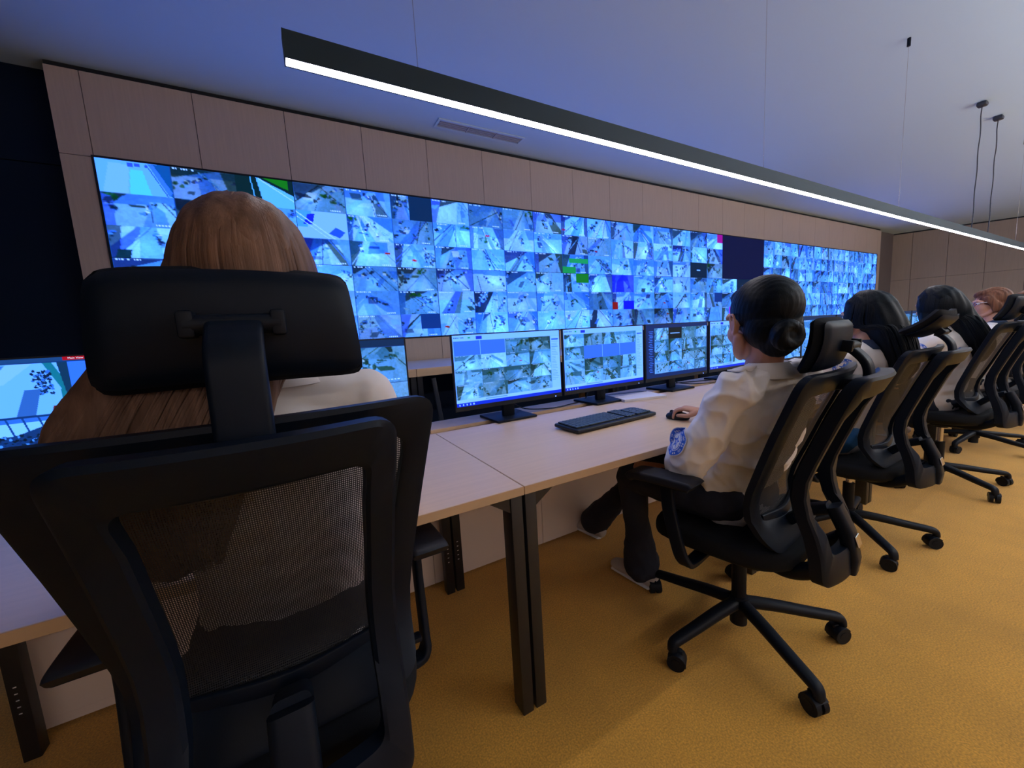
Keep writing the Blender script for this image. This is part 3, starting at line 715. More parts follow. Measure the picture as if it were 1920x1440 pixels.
def make_chair(label, dz=0.0, dh=0.0, rz=0.0, base_rz=0.0, head_tilt=0.0, loc=(0,0), head_w=.145, da=0.0, hy=0.0):
    t = thing('office_chair', label, 'chair', (loc[0], loc[1], 0), rz, 'office chairs in front of the desks')
    # --- five-star base
    b_r = math.radians(base_rz)-rz
    bm = bmesh.new(); cyl(bm, (0,0), .038, .085, .15, 24, r2=.032); cyl(bm, (0,0), .030, .038, .085, 20)
    for k in range(5):
        a = b_r+k*2*PI/5; d = Vector((math.cos(a), math.sin(a), 0))
        pts = [d*.02+Vector((0,0,.125)), d*.12+Vector((0,0,.118)), d*.24+Vector((0,0,.102)), d*.322+Vector((0,0,.092)), d*.346+Vector((0,0,.084)), d*.352+Vector((0,0,.060))]
        P = catmull(pts, 4); n = len(P); sweep(bm, P, [.052-.020*i/n for i in range(n)], [.040-.014*i/n for i in range(n)], side=Vector((-d.y, d.x, 0)), r=.45)
    obj('star_base', bm, M_black, t)
    for k in range(5):
        a = b_r+k*2*PI/5; d = Vector((math.cos(a), math.sin(a), 0)); c0 = d*.352
        rr = random.Random(k*7+int(loc[0]*10)); ca = a+rr.uniform(-1.2, 1.2)+PI/2; T = Matrix.Translation((c0.x, c0.y, .030)) @ Matrix.Rotation(ca, 4, 'Z') @ Matrix.Translation((0, .014, 0))
        bm = bmesh.new(); bx(bm, -.004, .004, -.022, .022, .0, .034, .002, 1)
        P = [(0, .031*math.cos(q), .031*math.sin(q)) for q in [math.radians(x) for x in range(-10, 165, 25)]]; sweep(bm, P, .050, .004, side=(1,0,0))
        cyl(bm, (0, -.014), .010, .02, .046, 12); bmesh.ops.transform(bm, matrix=T, verts=bm.verts); cs = obj('castor', bm, M_black, t)
        for s in (-1, 1):
            bm = bmesh.new(); cyl(bm, (0,0), .0295, -.009, .009, 24, M=Matrix.Translation((s*.0145, 0, 0)) @ Matrix.Rotation(PI/2, 4, 'Y')); cyl(bm, (0,0), .017, -.0105, .0105, 20, M=Matrix.Translation((s*.0145, 0, 0)) @ Matrix.Rotation(PI/2, 4, 'Y'))
            bmesh.ops.transform(bm, matrix=T, verts=bm.verts); obj('wheel', bm, M_grey if False else M_black, cs)
    bm = bmesh.new(); cyl(bm, (0,0), .0255, .14, .295, 24); obj('column_sleeve', bm, M_black, t)
    bm = bmesh.new(); cyl(bm, (0,0), .014, .29, .365+dz, 20); obj('gas_piston', bm, M_chrome, t)
    # --- mechanism, seat
    bm = bmesh.new(); bx(bm, -.075, .075, -.13, .11, .35+dz, .397+dz, .012, 2); cyl(bm, (0,0), .035, .335+dz, .36+dz, 20); obj('tilt_mechanism', bm, M_black, t)
    bm = bmesh.new(); tube(bm, catmull([(.06,.03,.372+dz),(.16,.035,.368+dz),(.23,.04,.372+dz)], 4), .006, 8); bx(bm, .225, .275, .025, .055, .364+dz, .378+dz, .005, 2); obj('lever', bm, M_black, t)
    def seat(z0, z1, w, y0, y1, nm, m, bulge=0):
        bm = bmesh.new(); nu, nv = 40, 10; rings = []; yc, hy = (y0+y1)/2, (y1-y0)/2
        for j in range(nv+1):
            ph = -PI/2+PI*j/nv; rr = abs(math.cos(ph))**.35; zz = (z0+z1)/2+(z1-z0)/2*math.copysign(abs(math.sin(ph))**.8, math.sin(ph)); ring = []
            for k in range(nu):
                a = 2*PI*k/nu; e = .55; x = w*math.copysign(abs(math.cos(a))**e, math.cos(a)); y = hy*math.copysign(abs(math.sin(a))**e, math.sin(a))
                s = .80+.20*rr; X, Y = x*s*(1-.10*(-y/hy*.5+.5)), yc+y*s
                Z = zz - (.03*max(0, (Y-yc)/hy-.55)**1.2*2 if True else 0)
                ring.append(bm.verts.new((X, Y, Z)))
            rings.append(ring)
        for A, B in zip(rings, rings[1:]):
            for k in range(nu): bm.faces.new((A[k], A[(k+1) % nu], B[(k+1) % nu], B[k]))
        bm.faces.new(rings[0][::-1]); bm.faces.new(rings[-1]); return obj(nm, bm, m, t, 70)
    seat(.392+dz, .412+dz, .225, -.20, .24, 'seat_shell', M_black)
    s_ = seat(.404+dz, .475+dz, .25, -.225, .265, 'seat_cushion', M_fab)
    # --- rear spine frame (back fork)
    bm = bmesh.new(); out = rrect(.166, .176, .400, 1.035, .035); inn = rrect(.122, .132, .492, .972, .022)
    ring_plate(bm, out, inn, yr, .042)
    for s in (-1, 1):
        P = catmull([(s*.13,-.27,.445),(s*.12,-.23,.412),(s*.09,-.17,.382),(s*.05,-.08,.375)], 5); sweep(bm, P, .055, .045, side=(1,0,0))
    bmesh.ops.transform(bm, matrix=Matrix.Translation((0,0,dz)), verts=bm.verts); obj('spine_frame', bm, M_blackp, t)
    bm = bmesh.new(); ring_plate(bm, rrect(.1502, .1722, .9975, 1.0301, .012), rrect(.12, .14, 1.005, 1.022, .006), yr, .002, -.0335)
    bm.free()
    # --- lumbar lock with metal plate
    bm = bmesh.new(); sweep(bm, [(0,-.275,.605),(0,-.310,.53),(0,-.325,.45),(0,-.320,.405)], .062, .04, side=(1,0,0)); sweep(bm, [(0,-.265,.595),(0,-.21,.57),(0,-.16,.52)], .055, .035, side=(1,0,0))
    bmesh.ops.transform(bm, matrix=Matrix.Translation((0,0,dz)), verts=bm.verts); lk = obj('lumbar_lock', bm, M_blackp, t)
    bm = bmesh.new(); bx(bm, -.020, .020, -.002, .002, -.017, .017, .0015, 1, M=Matrix.Translation((0,-.3375,.510+dz)) @ Matrix.Rotation(-.30, 4, 'X')); obj('name_plate', bm, M_chrome, lk)
    # --- front mesh frame
    bm = bmesh.new(); out = rrect(.212, .268, .478, 1.045, .045); inn = rrect(.158, .214, .552, .982, .035)
    ring_plate(bm, out, inn, yf, .028)
    bmesh.ops.transform(bm, matrix=Matrix.Translation((0,0,dz)), verts=bm.verts); obj('back_frame', bm, M_blackp, t)
    bm = bmesh.new(); uvl = bm.loops.layers.uv.new('UVMap'); nx, nz = 16, 30; G = []
    for j in range(nz+1):
        z = .515+(1.02-.515)*j/nz; hw = .182+.056*j/nz - (.02 if j in (0, nz) else 0)
        G.append([bm.verts.new((-hw+2*hw*i/nx, yf(-hw+2*hw*i/nx, z)-.010, z+dz)) for i in range(nx+1)])
    for j in range(nz):
        for i in range(nx):
            f = bm.faces.new((G[j][i], G[j][i+1], G[j+1][i+1], G[j+1][i]))
            for l in f.loops: l[uvl].uv = (l.vert.co.x+.3, l.vert.co.z)
    obj('back_mesh', bm, M_mesh, t, 180)
    bm = bmesh.new(); sweep(bm, catmull([(-.15, yf(-.15,.56)-.022, .556+dz), (0, yf(0,.55)-.03, .548+dz), (.15, yf(.15,.56)-.022, .556+dz)], 6), .03, .014, side=(0,.2,1)); obj('lumbar_pad', bm, M_blackp, t)
    # link between the two frames at the top
    bm = bmesh.new(); bx(bm, -.06, .06, -.335, -.262, .985+dz, 1.02+dz, .008, 2); obj('top_link', bm, M_black, t)
    # --- head rest
    zt = dz+dh
    bm = bmesh.new(); P = catmull([(0,-.335,.985+dz),(0,-.340,1.03+dz),(0,-.332,1.065+zt),(0,-.308,1.095+zt),(0,-.287,1.108+zt)], 5); n = len(P)
    sweep(bm, P, [.062+.006*math.sin(i) *0 for i in range(n)], .020, side=(1,0,0)); obj('headrest_arm', bm, M_blackp, t)
    hr = bpy.data.objects.new('headrest', None); C.objects.link(hr); hr.parent = t; hr.location = (0,-.277+hy,1.113+zt); hr.rotation_euler = (head_tilt,0,0)
    bm = bmesh.new(); cyl(bm, (0,0), .013, -.052, .052, 18, M=Matrix.Rotation(PI/2,4,'Y')); bx(bm, -.058, -.040, -.012, .03, -.016, .018, .004, 2); bx(bm, .040, .058, -.012, .03, -.016, .018, .004, 2); obj('hinge', bm, M_black, hr)
    def pad(nm, m, th, dy, w, h, y_off):
        y_off -= .010
        bm = bmesh.new(); nu, nv = 28, 14; F = []; Bk = []
        def shape(u, v):   # u,v in -1..1 -> rounded trapezoid
            e = 2.0; k = (abs(u)**13+abs(v)**13)**(1/13); m_ = max(abs(u), abs(v)); s = m_/k if k > 1e-6 else 1
            u2, v2 = u*s, v*s; x = u2*w*(1-.05*v2); z = v2*h-.004*(u2*u2) 
            y = .020*u2*u2+.014*(v2-.2)**2
            return x, y, z
        for side in (0, 1):
            G = []
            for j in range(nv+1):
                row = []
                for i in range(nu+1):
                    u, v = -1+2*i/nu, -1+2*j/nv; x, y, z = shape(u, v); ed = max(abs(u), abs(v)); rnd = (1-ed**16)
                    yy = y+y_off+(th*(.5+.5*rnd**.5) if side else th*.5*(1-rnd**.5)+0)
                    row.append(bm.verts.new((x, yy, z)))
                G.append(row)
            for j in range(nv):
                for i in range(nu): bm.faces.new((G[j][i], G[j][i+1], G[j+1][i+1], G[j+1][i]))
        bmesh.ops.remove_doubles(bm, verts=bm.verts, dist=.0004)
        return obj(nm, bm, m, hr, 60)
    pad('headrest_shell', M_blackp, .018, 0, head_w-.004, .074, .020); pad('headrest_cushion', M_fab, .036, 0, head_w, .082, .036)
    # --- arm rests
    for s in (-1, 1):
        ar = bpy.data.objects.new('armrest', None); C.objects.link(ar); ar.parent = t; ar.location = (0,0,dz+da)
        bm = bmesh.new(); sweep(bm, catmull([(s*.315,.245,.662),(s*.315,.225,.676),(s*.315,.12,.682),(s*.315,.03,.682),(s*.315,.015,.678)], 5), .090, .032, side=(1,0,0), r=.30, n=4); obj('arm_pad', bm, M_fabp, ar, 50)
        bm = bmesh.new(); P = catmull([(s*.302,.125,.668),(s*.300,.115,.56),(s*.296,.085,.43),(s*.290,.068,.385),(s*.262,.062,.368),(s*.16,.06,.372),(s*.07,.055,.378)], 5); n = len(P)
        sweep(bm, P, .048, .020, side=(0,1,0)); bx(bm, s*.302-.014, s*.302+.014, .08, .165, .645, .668, .004, 2); post = obj('arm_post', bm, M_blackp, ar)
        bm = bmesh.new(); bm.free()
    return t
M_blackp = mat('satin_black_nylon', (.003,.007,.016), .45, bump=.06, bscale=700, spec=.16)
M_fabp = mat('soft_armpad', (.010,.013,.022), .5, spec=.3)
CH_A = make_chair('nearest black mesh office chair filling the left foreground, headrest raised', .065, .058, math.radians(1), 50, 0.0, (-.067, .895), .158, -.078)
CH_B = make_chair('black office chair of the woman with a bun, star base fully in view', 0, 0, math.radians(9), 31, .12, (1.40, .80), hy=-.022)
CH_C = make_chair('black office chair of the woman with loose black hair, headrest tipped back', -.01, 0, math.radians(2), 12, .85, (2.57, .88), hy=-.03)
CH_D = make_chair('black office chair of the third dark-haired woman, tall setting', .065, .0, math.radians(0), 20, .30, (3.86, .83), hy=-.035)
CH_E = make_chair('black office chair of the woman wearing glasses', .03, .01, math.radians(-2), 30, .1, (5.10, .90))
CH_F = make_chair('black office chair at the far right picture edge', 0, 0, math.radians(0), 10, .1, (6.35, .88))
# ------------------------------------------------------------------ people
from mathutils.bvhtree import BVHTree
M_skin = mat('skin', (.50, .26, .18), .5, bump=.05, bscale=400)
M_skin.node_tree.nodes['Principled BSDF'].inputs['Subsurface Weight'].default_value = .12
M_skin.node_tree.nodes['Principled BSDF'].inputs['Subsurface Scale'].default_value = .01
M_shirt = mat('cream_cotton_shirt', (.80, .78, .79), .8, bump=.15, bscale=1200, var=.03)
M_navycloth = mat('navy_trouser_cloth', (.008, .013, .032), .85, bump=.3, bscale=900)
M_blue = mat('blue_denim', (.01, .11, .30), .8, bump=.3, bscale=700)
M_shoe = mat('off_white_shoe', (.50, .46, .46), .6)
M_patchb = mat('patch_blue', (.015, .11, .62), .6); M_patchw = mat('patch_white', (.70, .72, .80), .6)
def hairmat(name, rgb, rough=.38, var=.45):
    return mat(name, rgb, rough, var=var, vscale=3.2, stretch=(26, 26, 1.4), bump=.25, bscale=14, bdist=.003, spec=.13)
H_black = hairmat('black_hair', (.0018, .0040, .0075), .48, .3)
H_brown = hairmat('chestnut_hair', (.135, .058, .035), .45, .5)
H_long = hairmat('light_brown_hair', (.15, .085, .058), .45, .35)
M_eye = mat('eye_white', (.6, .58, .58), .2); M_iris = mat('dark_iris', (.02, .015, .012), .2)
M_lip = mat('lips', (.42, .12, .11), .45)

def V(*a): return Vector(a)
def head_bm(bm, T):
    g = bmesh.new()
    ell(g, V(0,-.012,.030), (.075,.094,.086), n=28); ell(g, V(0,.028,-.030), (.060,.060,.084), n=24)
    ell(g, V(0,.056,-.088), (.030,.030,.024)); 
    for s in (-1, 1):
        ell(g, V(s*.034,.046,-.032), (.028,.034,.032)); limb(g, [V(s*.068,-.01,-.045), V(s*.05,.02,-.078), V(s*.022,.055,-.098)], [.014,.016,.014])
        limb(g, [V(s*.012,.082,.020), V(s*.036,.078,.024), V(s*.056,.058,.016)], [.010,.010,.009])
        # ear: lobe, rim, concha
        ell(g, V(s*.076,-.006,-.010), (.006,.014,.024), M=Matrix.Rotation(-s*.25, 4, 'Z'))
        rim = [V(s*.080,.006,-.020), V(s*.081,.010,.004), V(s*.084,.000,.020), V(s*.088,-.014,.018), V(s*.087,-.020,.002), V(s*.083,-.014,-.018), V(s*.080,-.004,-.034), V(s*.078,.004,-.030)]
        limb(g, rim, [.0042]*7+[.005], n=8)
    limb(g, [V(0,.084,.012), V(0,.099,-.010), V(0,.112,-.030), V(0,.106,-.040)], [.008,.0085,.0115,.009])
    for s in (-1, 1): ell(g, V(s*.011,.098,-.036), (.008,.010,.007))
    ell(g, V(0,.084,-.060), (.024,.012,.009)); ell(g, V(0,.082,-.071), (.020,.012,.008)); ell(g, V(0,.088,-.049), (.012,.006,.010))
    bmesh.ops.transform(g, matrix=T, verts=g.verts)
    me = bpy.data.meshes.new('tmp'); g.to_mesh(me); g.free(); bm.from_mesh(me); bpy.data.meshes.remove(me)

def hand(bm, w, f, n, s, curl=(.25,.35,.3), thumb=(.5,.25), grip=0.0):
    """w wrist, f forward, n back-of-hand normal, s thumb side"""
    f, n, s = Vector(f).normalized(), Vector(n).normalized(), Vector(s).normalized()
    limb(bm, [w-f*.02, w+f*.02, w+f*.055, w+f*.082], [(.022,.017),(.028,.016),(.036,.014),(.037,.011)], asp=s, n=16)
    for i, (o, L, r) in enumerate(((.0275,.072,.0083), (.0095,.080,.0086), (-.0085,.074,.0082), (-.026,.058,.0072))):
        p = w+f*(.082-.004*abs(i-1))+s*o; a = 0; pts = [p-f*.012, p]; spread = (1.2-i)*.07
        for k, fr in enumerate((.46,.30,.24)):
            a += curl[k]; d = (f*math.cos(a)-n*math.sin(a)+s*spread*(1-.5*k)).normalized(); p = p+d*L*fr; pts.append(p)
        limb(bm, pts, [r*1.05, r*1.05, r, r*.92, r*.78], n=10, seg=4)
    b0 = w+f*.022+s*.024-n*.004; d1 = (f*.75+s*thumb[0]-n*thumb[1]).normalized(); d2 = (f*.95+s*.05-n*.2).normalized()
    limb(bm, [w+f*.008+s*.010, b0, b0+d1*.036, b0+d1*.036+d2*.028, b0+d1*.036+d2*.048], [.014,.0145,.0105,.0098,.0080], n=10, seg=4)

def folds(amp=.006, seed=0, stretch=(1,1,1), tight=1.0):
    o = Vector((seed*3.1, seed*1.7, seed*.9))
    def f(v):
        p = Vector((v.x*stretch[0], v.y*stretch[1], v.z*stretch[2]))
        w_ = Vector((noise.noise(p*5+o), noise.noise(p*5-o), noise.noise(p*5+o*2)))*.06; p = p+w_
        a = 1-abs(noise.noise(p*8*tight+o))*3.2; b_ = 1-abs(noise.noise(p*18*tight+o*2))*3; c_ = noise.noise(p*40+o)
        return amp*(max(a,-.6)*.7+max(b_,-.6)*.35+c_*.12-.35)
    return f

def decal(name, target, c, nrm, upv, r, paint, mats, parent, off=.0035, n=56, depth=.10):
    """patch lying on the surface of target (raycast), painted by face"""
    dg = target.data; bvh = BVHTree.FromPolygons([v.co.copy() for v in dg.vertices], [tuple(p.vertices) for p in dg.polygons])
    nrm = Vector(nrm).normalized(); u = Vector(upv); u = (u-nrm*u.dot(nrm)).normalized(); s = u.cross(nrm)
    bm = bmesh.new(); G = {}; Hh = {}
    for j in range(n+1):
        for i in range(n+1):
            a, b_ = -1+2*i/n, -1+2*j/n; k = math.hypot(a, b_)
            if k > 1.06: continue
            if k > 1: a, b_ = a/k, b_/k
            q = Vector(c)+s*a*r+u*b_*r; h = bvh.ray_cast(q+nrm*depth, -nrm, depth*1.6)[0]
            Hh[i, j] = [a, b_, q, None if h is None else (h-q).dot(nrm)]
    good = [x[3] for x in Hh.values() if x[3] is not None]; mean = sum(good)/max(1, len(good))
    for x in Hh.values():
        if x[3] is None or abs(x[3]-mean) > .035: x[3] = mean
    for _ in range(14):
        new = {k: sum(Hh[q][3] for q in ((k[0]+1,k[1]),(k[0]-1,k[1]),(k[0],k[1]+1),(k[0],k[1]-1),k) if q in Hh)/sum(1 for q in ((k[0]+1,k[1]),(k[0]-1,k[1]),(k[0],k[1]+1),(k[0],k[1]-1),k) if q in Hh) for k in Hh}
        for k in Hh: Hh[k][3] = new[k]
    for k, (a, b_, q, hh) in Hh.items(): G[k] = (bm.verts.new(q+nrm*(hh+off)), a, b_)
    bm.verts.index_update()
    for j in range(n):
        for i in range(n):
            ks = [(i,j),(i+1,j),(i+1,j+1),(i,j+1)]
            if all(k in G for k in ks):
                try: f = bm.faces.new([G[k][0] for k in ks])
                except ValueError: continue
                a = sum(G[k][1] for k in ks)/4; b_ = sum(G[k][2] for k in ks)/4; f.material_index = paint(a, b_)
    me = bpy.data.meshes.new(name); bm.to_mesh(me); bm.free()
    o = link(name, me, mats, parent, 180)
    sm = o.modifiers.new('t', 'SOLIDIFY'); sm.thickness = .0016; sm.offset = 1
    return o
def paint_badge(a, b_):
    k = math.hypot(a, b_); th = math.atan2(a, b_)
    if k > .94: return 1
    if k > .64: return 1 if (.73 < k < .85 and math.sin((th+PI)*11) > -.2 and math.sin((th+PI)*37) > -.3) else 0
    if k > .59: return 1
    if k > .54: return 0
    t5 = abs(((th+PI/5) % (2*PI/5))-PI/5); Ro, Ri = .50, .20      # five-pointed star outline
    rs = Ro*Ri*math.sin(PI/5)/(Ri*math.sin(PI/5-t5)+Ro*math.sin(t5))
    return 0 if rs*.42 < k < rs else 1

def torso_pts(P):
    return [P['pelvis'], P['waist'], P['chest'], P['upper'], P['neck']]

def person(name_label, loc, P, hair, hairm, shirt=M_shirt, pants=M_navycloth, voxel=.005, head_rot=(0,0,0), hands=None, shoes=True, sleeve='short', scale=1.0, seed=1, shirt_amp=.007, headscale=1.0, shoulder_r=.062, collar=None, vb=.0045):
    """P: joints in the person's frame (origin on the floor below the seat)"""
    t = thing('person', name_label, 'person', (loc[0], loc[1], 0), 0)
    H = Matrix.Translation(P['head']) @ Matrix.Rotation(head_rot[2], 4, 'Z') @ Matrix.Rotation(head_rot[0], 4, 'X') @ Matrix.Rotation(head_rot[1], 4, 'Y') @ Matrix.Scale(headscale, 4)
    yaw = P.get('yaw', 0); S = Vector((math.cos(yaw), math.sin(yaw), 0))
    # --- body: one continuous skin
    bm = bmesh.new(); head_bm(bm, H)
    nb = P['neck']; hb = H @ V(0,-.035,-.05)
    limb(bm, [nb+V(0,0,-.08), nb, (nb+hb)/2+V(0,-.004,0), hb], [(.06,.055),(.056,.054),(.050,.050),(.050,.052)], asp=S)
    limb(bm, [P['pelvis'], P['waist'], P['chest'], P['upper']], [(.12,.08),(.10,.07),(.12,.08),(.10,.06)], asp=S, n=20)
    for s in 'LR':
        limb(bm, [P['sh'+s], P['el'+s]], [.028,.032]); limb(bm, [P['el'+s], P['wr'+s]], [.036,.024])
        h = P.get('hand'+s)
        if h: hand(bm, P['wr'+s], *h)
        limb(bm, [P['chest'], P['sh'+s]], [.04,.028])
        limb(bm, [P['hip'+s], P['kn'+s], P['an'+s]], [.06,.042,.03])
    body = fuse('body', bm, M_skin, t, vb, 3)
    # eyes
    for s in (-1, 1):
        bm = bmesh.new(); ell(bm, V(s*.030,.073,.002), (.0115,.0115,.0085)); bmesh.ops.transform(bm, matrix=H, verts=bm.verts); e = obj('eye', bm, M_eye, t, 180)
        bm = bmesh.new(); ell(bm, V(s*.030,.0822,.002), (.0052,.003,.0052)); bmesh.ops.transform(bm, matrix=H, verts=bm.verts); obj('iris', bm, M_iris, e, 180)
    bm = bmesh.new(); ell(bm, V(0,.0925,-.0615), (.020,.0045,.0042)); ell(bm, V(0,.0905,-.0690), (.017,.0045,.0042)); bmesh.ops.transform(bm, matrix=H, verts=bm.verts); fuse('lips', bm, M_lip, t, .0015, 2)
    # --- shirt
    bm = bmesh.new(); bw = P.get('bw', 1.0)
    limb(bm, [P['pelvis']+V(0,-.005,-.03), P['pelvis']+V(0,0,.05), P['waist'], P['chest'], P['upper'], P['neck']+V(0,0,-.035)],
         [(.175*bw,.118*bw),(.165*bw,.115*bw),(.150*bw,.108*bw),(.168*bw,.118*bw),(.150*bw,.098*bw),(.065,.060)], asp=S, n=28)
    for s in 'LR':
        sh, el, wr = P['sh'+s], P['el'+s], P['wr'+s]
        limb(bm, [P['upper']+V(0,0,.035), sh+V(0,0,.0)], [.060, shoulder_r], n=18)
        if sleeve == 'short':
            d = (wr-el).normalized(); limb(bm, [sh, (sh+el)/2+V(0,0,0), el, el+d*.045], [shoulder_r*1.05, .064, .066, .062], n=20)
        else: limb(bm, [sh, (sh+el)/2, el, (el+wr)/2, wr-(wr-el).normalized()*.015], [shoulder_r, .058, .052, .044, .036], n=18)
    sh_o = fuse('shirt', bm, shirt, t, voxel, 5, disp=folds(shirt_amp, seed, (1,1,.75)), fac=.6)
    # collar
    bm = bmesh.new(); nk = P['neck']; cy = Matrix.Rotation(yaw, 4, 'Z'); N = 28; col = []
    R0 = P.get('collar_r', .072)
    for k in range(N+1):
        a = math.radians(-70+320*k/N) - PI/2 - math.radians(90)
        col.append(math.radians(110+320*k/N))
    rows = [[], [], [], []]
    for a in col:
        c_, s_ = math.cos(a), math.sin(a)
        front = max(0, s_); back = max(0, -s_)
        base = nk + V(0, 0, -.030-.035*front)
        def pt(r, z): return base + cy @ V(c_*r, s_*r*.95, z)
        rows[0].append(pt(R0-.006, .0)); rows[1].append(pt(R0-.010, .038)); rows[2].append(pt(R0-.002, .042)); rows[3].append(pt(R0+.030, -.004-.012*front))
    vr = [[bm.verts.new(p) for p in r_] for r_ in rows]
    for A_, B_ in zip(vr, vr[1:]):
        for i in range(N): bm.faces.new((A_[i], A_[i+1], B_[i+1], B_[i]))
    o = obj('collar', bm, collar or shirt, t, 70); so = o.modifiers.new('s', 'SOLIDIFY'); so.thickness = .003; so.offset = 0
    # --- trousers
    bm = bmesh.new(); limb(bm, [P['pelvis']+V(0,-.02,-.02), P['pelvis']+V(0,.01,-.01)], [(.175,.11),(.17,.11)], asp=S, n=24)
    for s in 'LR':
        hp, kn, an = P['hip'+s], P['kn'+s], P['an'+s]; sh = (an-kn)
        limb(bm, [hp, (hp+kn)/2, kn+V(0,0,-.005)], [(.095,.085),(.085,.078),(.066,.064)], n=20)
        fl = P.get('flare', .068); limb(bm, [kn, kn+sh*.5, kn+sh*.86, kn+sh*.98], [.064,.056,fl*.92,fl], n=20)
    fuse('trousers', bm, pants, t, .006, 5, disp=folds(.005, seed+3), fac=.6)
    if shoes:
        for s in 'LR':
            an = P['an'+s]; d = P.get('toe'+s, V(0,1,0)).normalized(); sd = d.cross(V(0,0,1)); fl_z = an.z-.085
            bm = bmesh.new(); limb(bm, [V(an.x,an.y,fl_z+.045)-d*.05, V(an.x,an.y,fl_z+.045)+d*.02, V(an.x,an.y,fl_z+.032)+d*.12, V(an.x,an.y,fl_z+.028)+d*.155], [(.034,.042),(.038,.040),(.042,.028),(.034,.022)], asp=sd, n=18)
            for v in bm.verts: v.co.z = max(v.co.z, fl_z+.004)
            so_ = fuse('shoe', bm, M_shoe, t, .005, 2)
            bm = bmesh.new(); limb(bm, [V(an.x,an.y,fl_z+.010)-d*.052, V(an.x,an.y,fl_z+.010)+d*.03, V(an.x,an.y,fl_z+.010)+d*.155], [(.038,.010),(.040,.010),(.038,.010)], asp=sd, n=18); obj('sole', bm, M_patchw, so_, 60)
    hair(t, H, P, hairm)
    return t, H, sh_o

def lock_set(bm, H, starts, ends, n, r0=.004, seed=0, sag=.0, w=.009):
    """many thin tapered hair locks lying close over the base volume"""
    r = random.Random(seed)
    for _ in range(n):
        u = r.random(); pts = [p(u, r) for p in starts]; P_ = catmull([H @ q for q in pts[:]], 5)
        N = len(P_); ww = w*(.6+.8*r.random()); sweep(bm, P_, [ww*(1-.75*(i/N)**2) for i in range(N)], [.0035]*N, r=.5, n=2)

def hair_bun(t, H, P, m):
    bm = bmesh.new(); ell(bm, V(0,-.024,.036), (.083,.100,.090), n=32); ell(bm, V(0,-.050,-.020), (.074,.066,.068), n=28)
    limb(bm, [V(0,-.07,-.055), V(-.012,-.105,-.05)], [.05,.033]); ell(bm, V(0,.022,.070), (.066,.055,.038))
    bmesh.ops.transform(bm, matrix=H, verts=bm.verts)
    Hi = H.inverted()
    def comb(v):
        q = Hi @ v; a = math.atan2(q.x, q.z+.02); return .0003*math.sin(q.y*500+a*20+4*noise.noise(q*20))
    o = fuse('hair', bm, m, t, .0035, 5, disp=comb)
    bm = bmesh.new()
    for k in range(9):
        pts = []
        for i in range(26):
            a = i/26*2*PI; tw = k*2*PI/9+a*1.0; R = .024+.012*math.cos(tw); pts.append(V(-.016+R*.92*math.cos(a), -.126+.015*math.sin(tw)*1.1, -.046+R*.95*math.sin(a)))
        tube(bm, pts, .0085, 8, closed=True)
    ell(bm, V(-.016,-.126,-.046), (.024,.020,.024)); bmesh.ops.transform(bm, matrix=H, verts=bm.verts); fuse('bun', bm, m, o, .003, 2)

def hair_long(path, widths, capf=0.0, seed=2, n=150, side_l=.10, wave=.004, lockw=.011, sides=True):
    """loose hair falling along path (in the person's frame), widths = (half width, half thickness)"""
    def f(t, H, P, m):
        bm = bmesh.new(); ell(bm, V(0,-.022,.038), (.088,.104,.095), n=32); ell(bm, V(0,.018,.070), (.072,.060,.042)); ell(bm, V(0,-.045,-.030), (.088,.072,.085), n=28)
        for s in ((-1, 1) if sides else (1,)): limb(bm, [V(s*.070,.010,.045), V(s*.086,.004,-.02), V(s*.084,-.01,-.10)], [(.020,.034),(.013,.036),(.014,.034)], asp=(1,0,0), n=14)
        bmesh.ops.transform(bm, matrix=H, verts=bm.verts)
        c0 = H @ V(0,-.045,.035); c1 = (c0*.45+path[0]*.55); limb(bm, [c0, c1]+list(path), [(.088,.090),(.096,.088)]+list(widths), asp=(1,0,0), n=26)
        Hi = H.inverted()
        def comb(v):
            q = Hi @ v; return .0022*math.sin(math.atan2(q.x, -q.y+.12)*34+2.5*noise.noise(v*9))*(1 if q.z < .06 else .6)
        o = fuse('hair', bm, m, t, .0045, 16, disp=comb)
        # surface locks from the parting over the crown and down the fall
        r = random.Random(seed); bm = bmesh.new()
        for _ in range(n):
            a = r.uniform(-2.6, 2.6); e = V(math.sin(a)*.092, -.022-math.cos(a)*.108, 0)      # azimuth, 0 = back
            q0 = V(e.x*.12, .01-.04*r.random(), .134); q1 = V(e.x*.62, e.y*.62-.006, .108); q2 = V(e.x*.99, e.y*.99-.001, .035); q3 = V(e.x*1.02, e.y*.97, -.05)
            pts = [H @ q for q in (q0, q1, q2, q3)]
            if abs(a) < 1.9:
                k = math.sin(a*.82)
                for pp, (wx, wy) in zip(path, widths):
                    th = k*PI/2*.98; pts.append(pp+V(math.sin(th)*wx*1.0, -math.cos(th)*wy*1.03, 0)+V(r.uniform(-wave,wave), 0, r.uniform(-.01,.01)))
                if r.random() < .5: pts = pts[:-1]
            else: pts.append(H @ V(e.x*.97, e.y*.9, -.10))
            Q = catmull(pts, 5); N = len(Q); w0 = lockw*(.5+.9*r.random()); sweep(bm, Q, [w0*(1-.8*(i/N)**3) for i in range(N)], .0032, r=.5, n=2)
        obj('hair_locks', bm, m, o, 180)
    return f
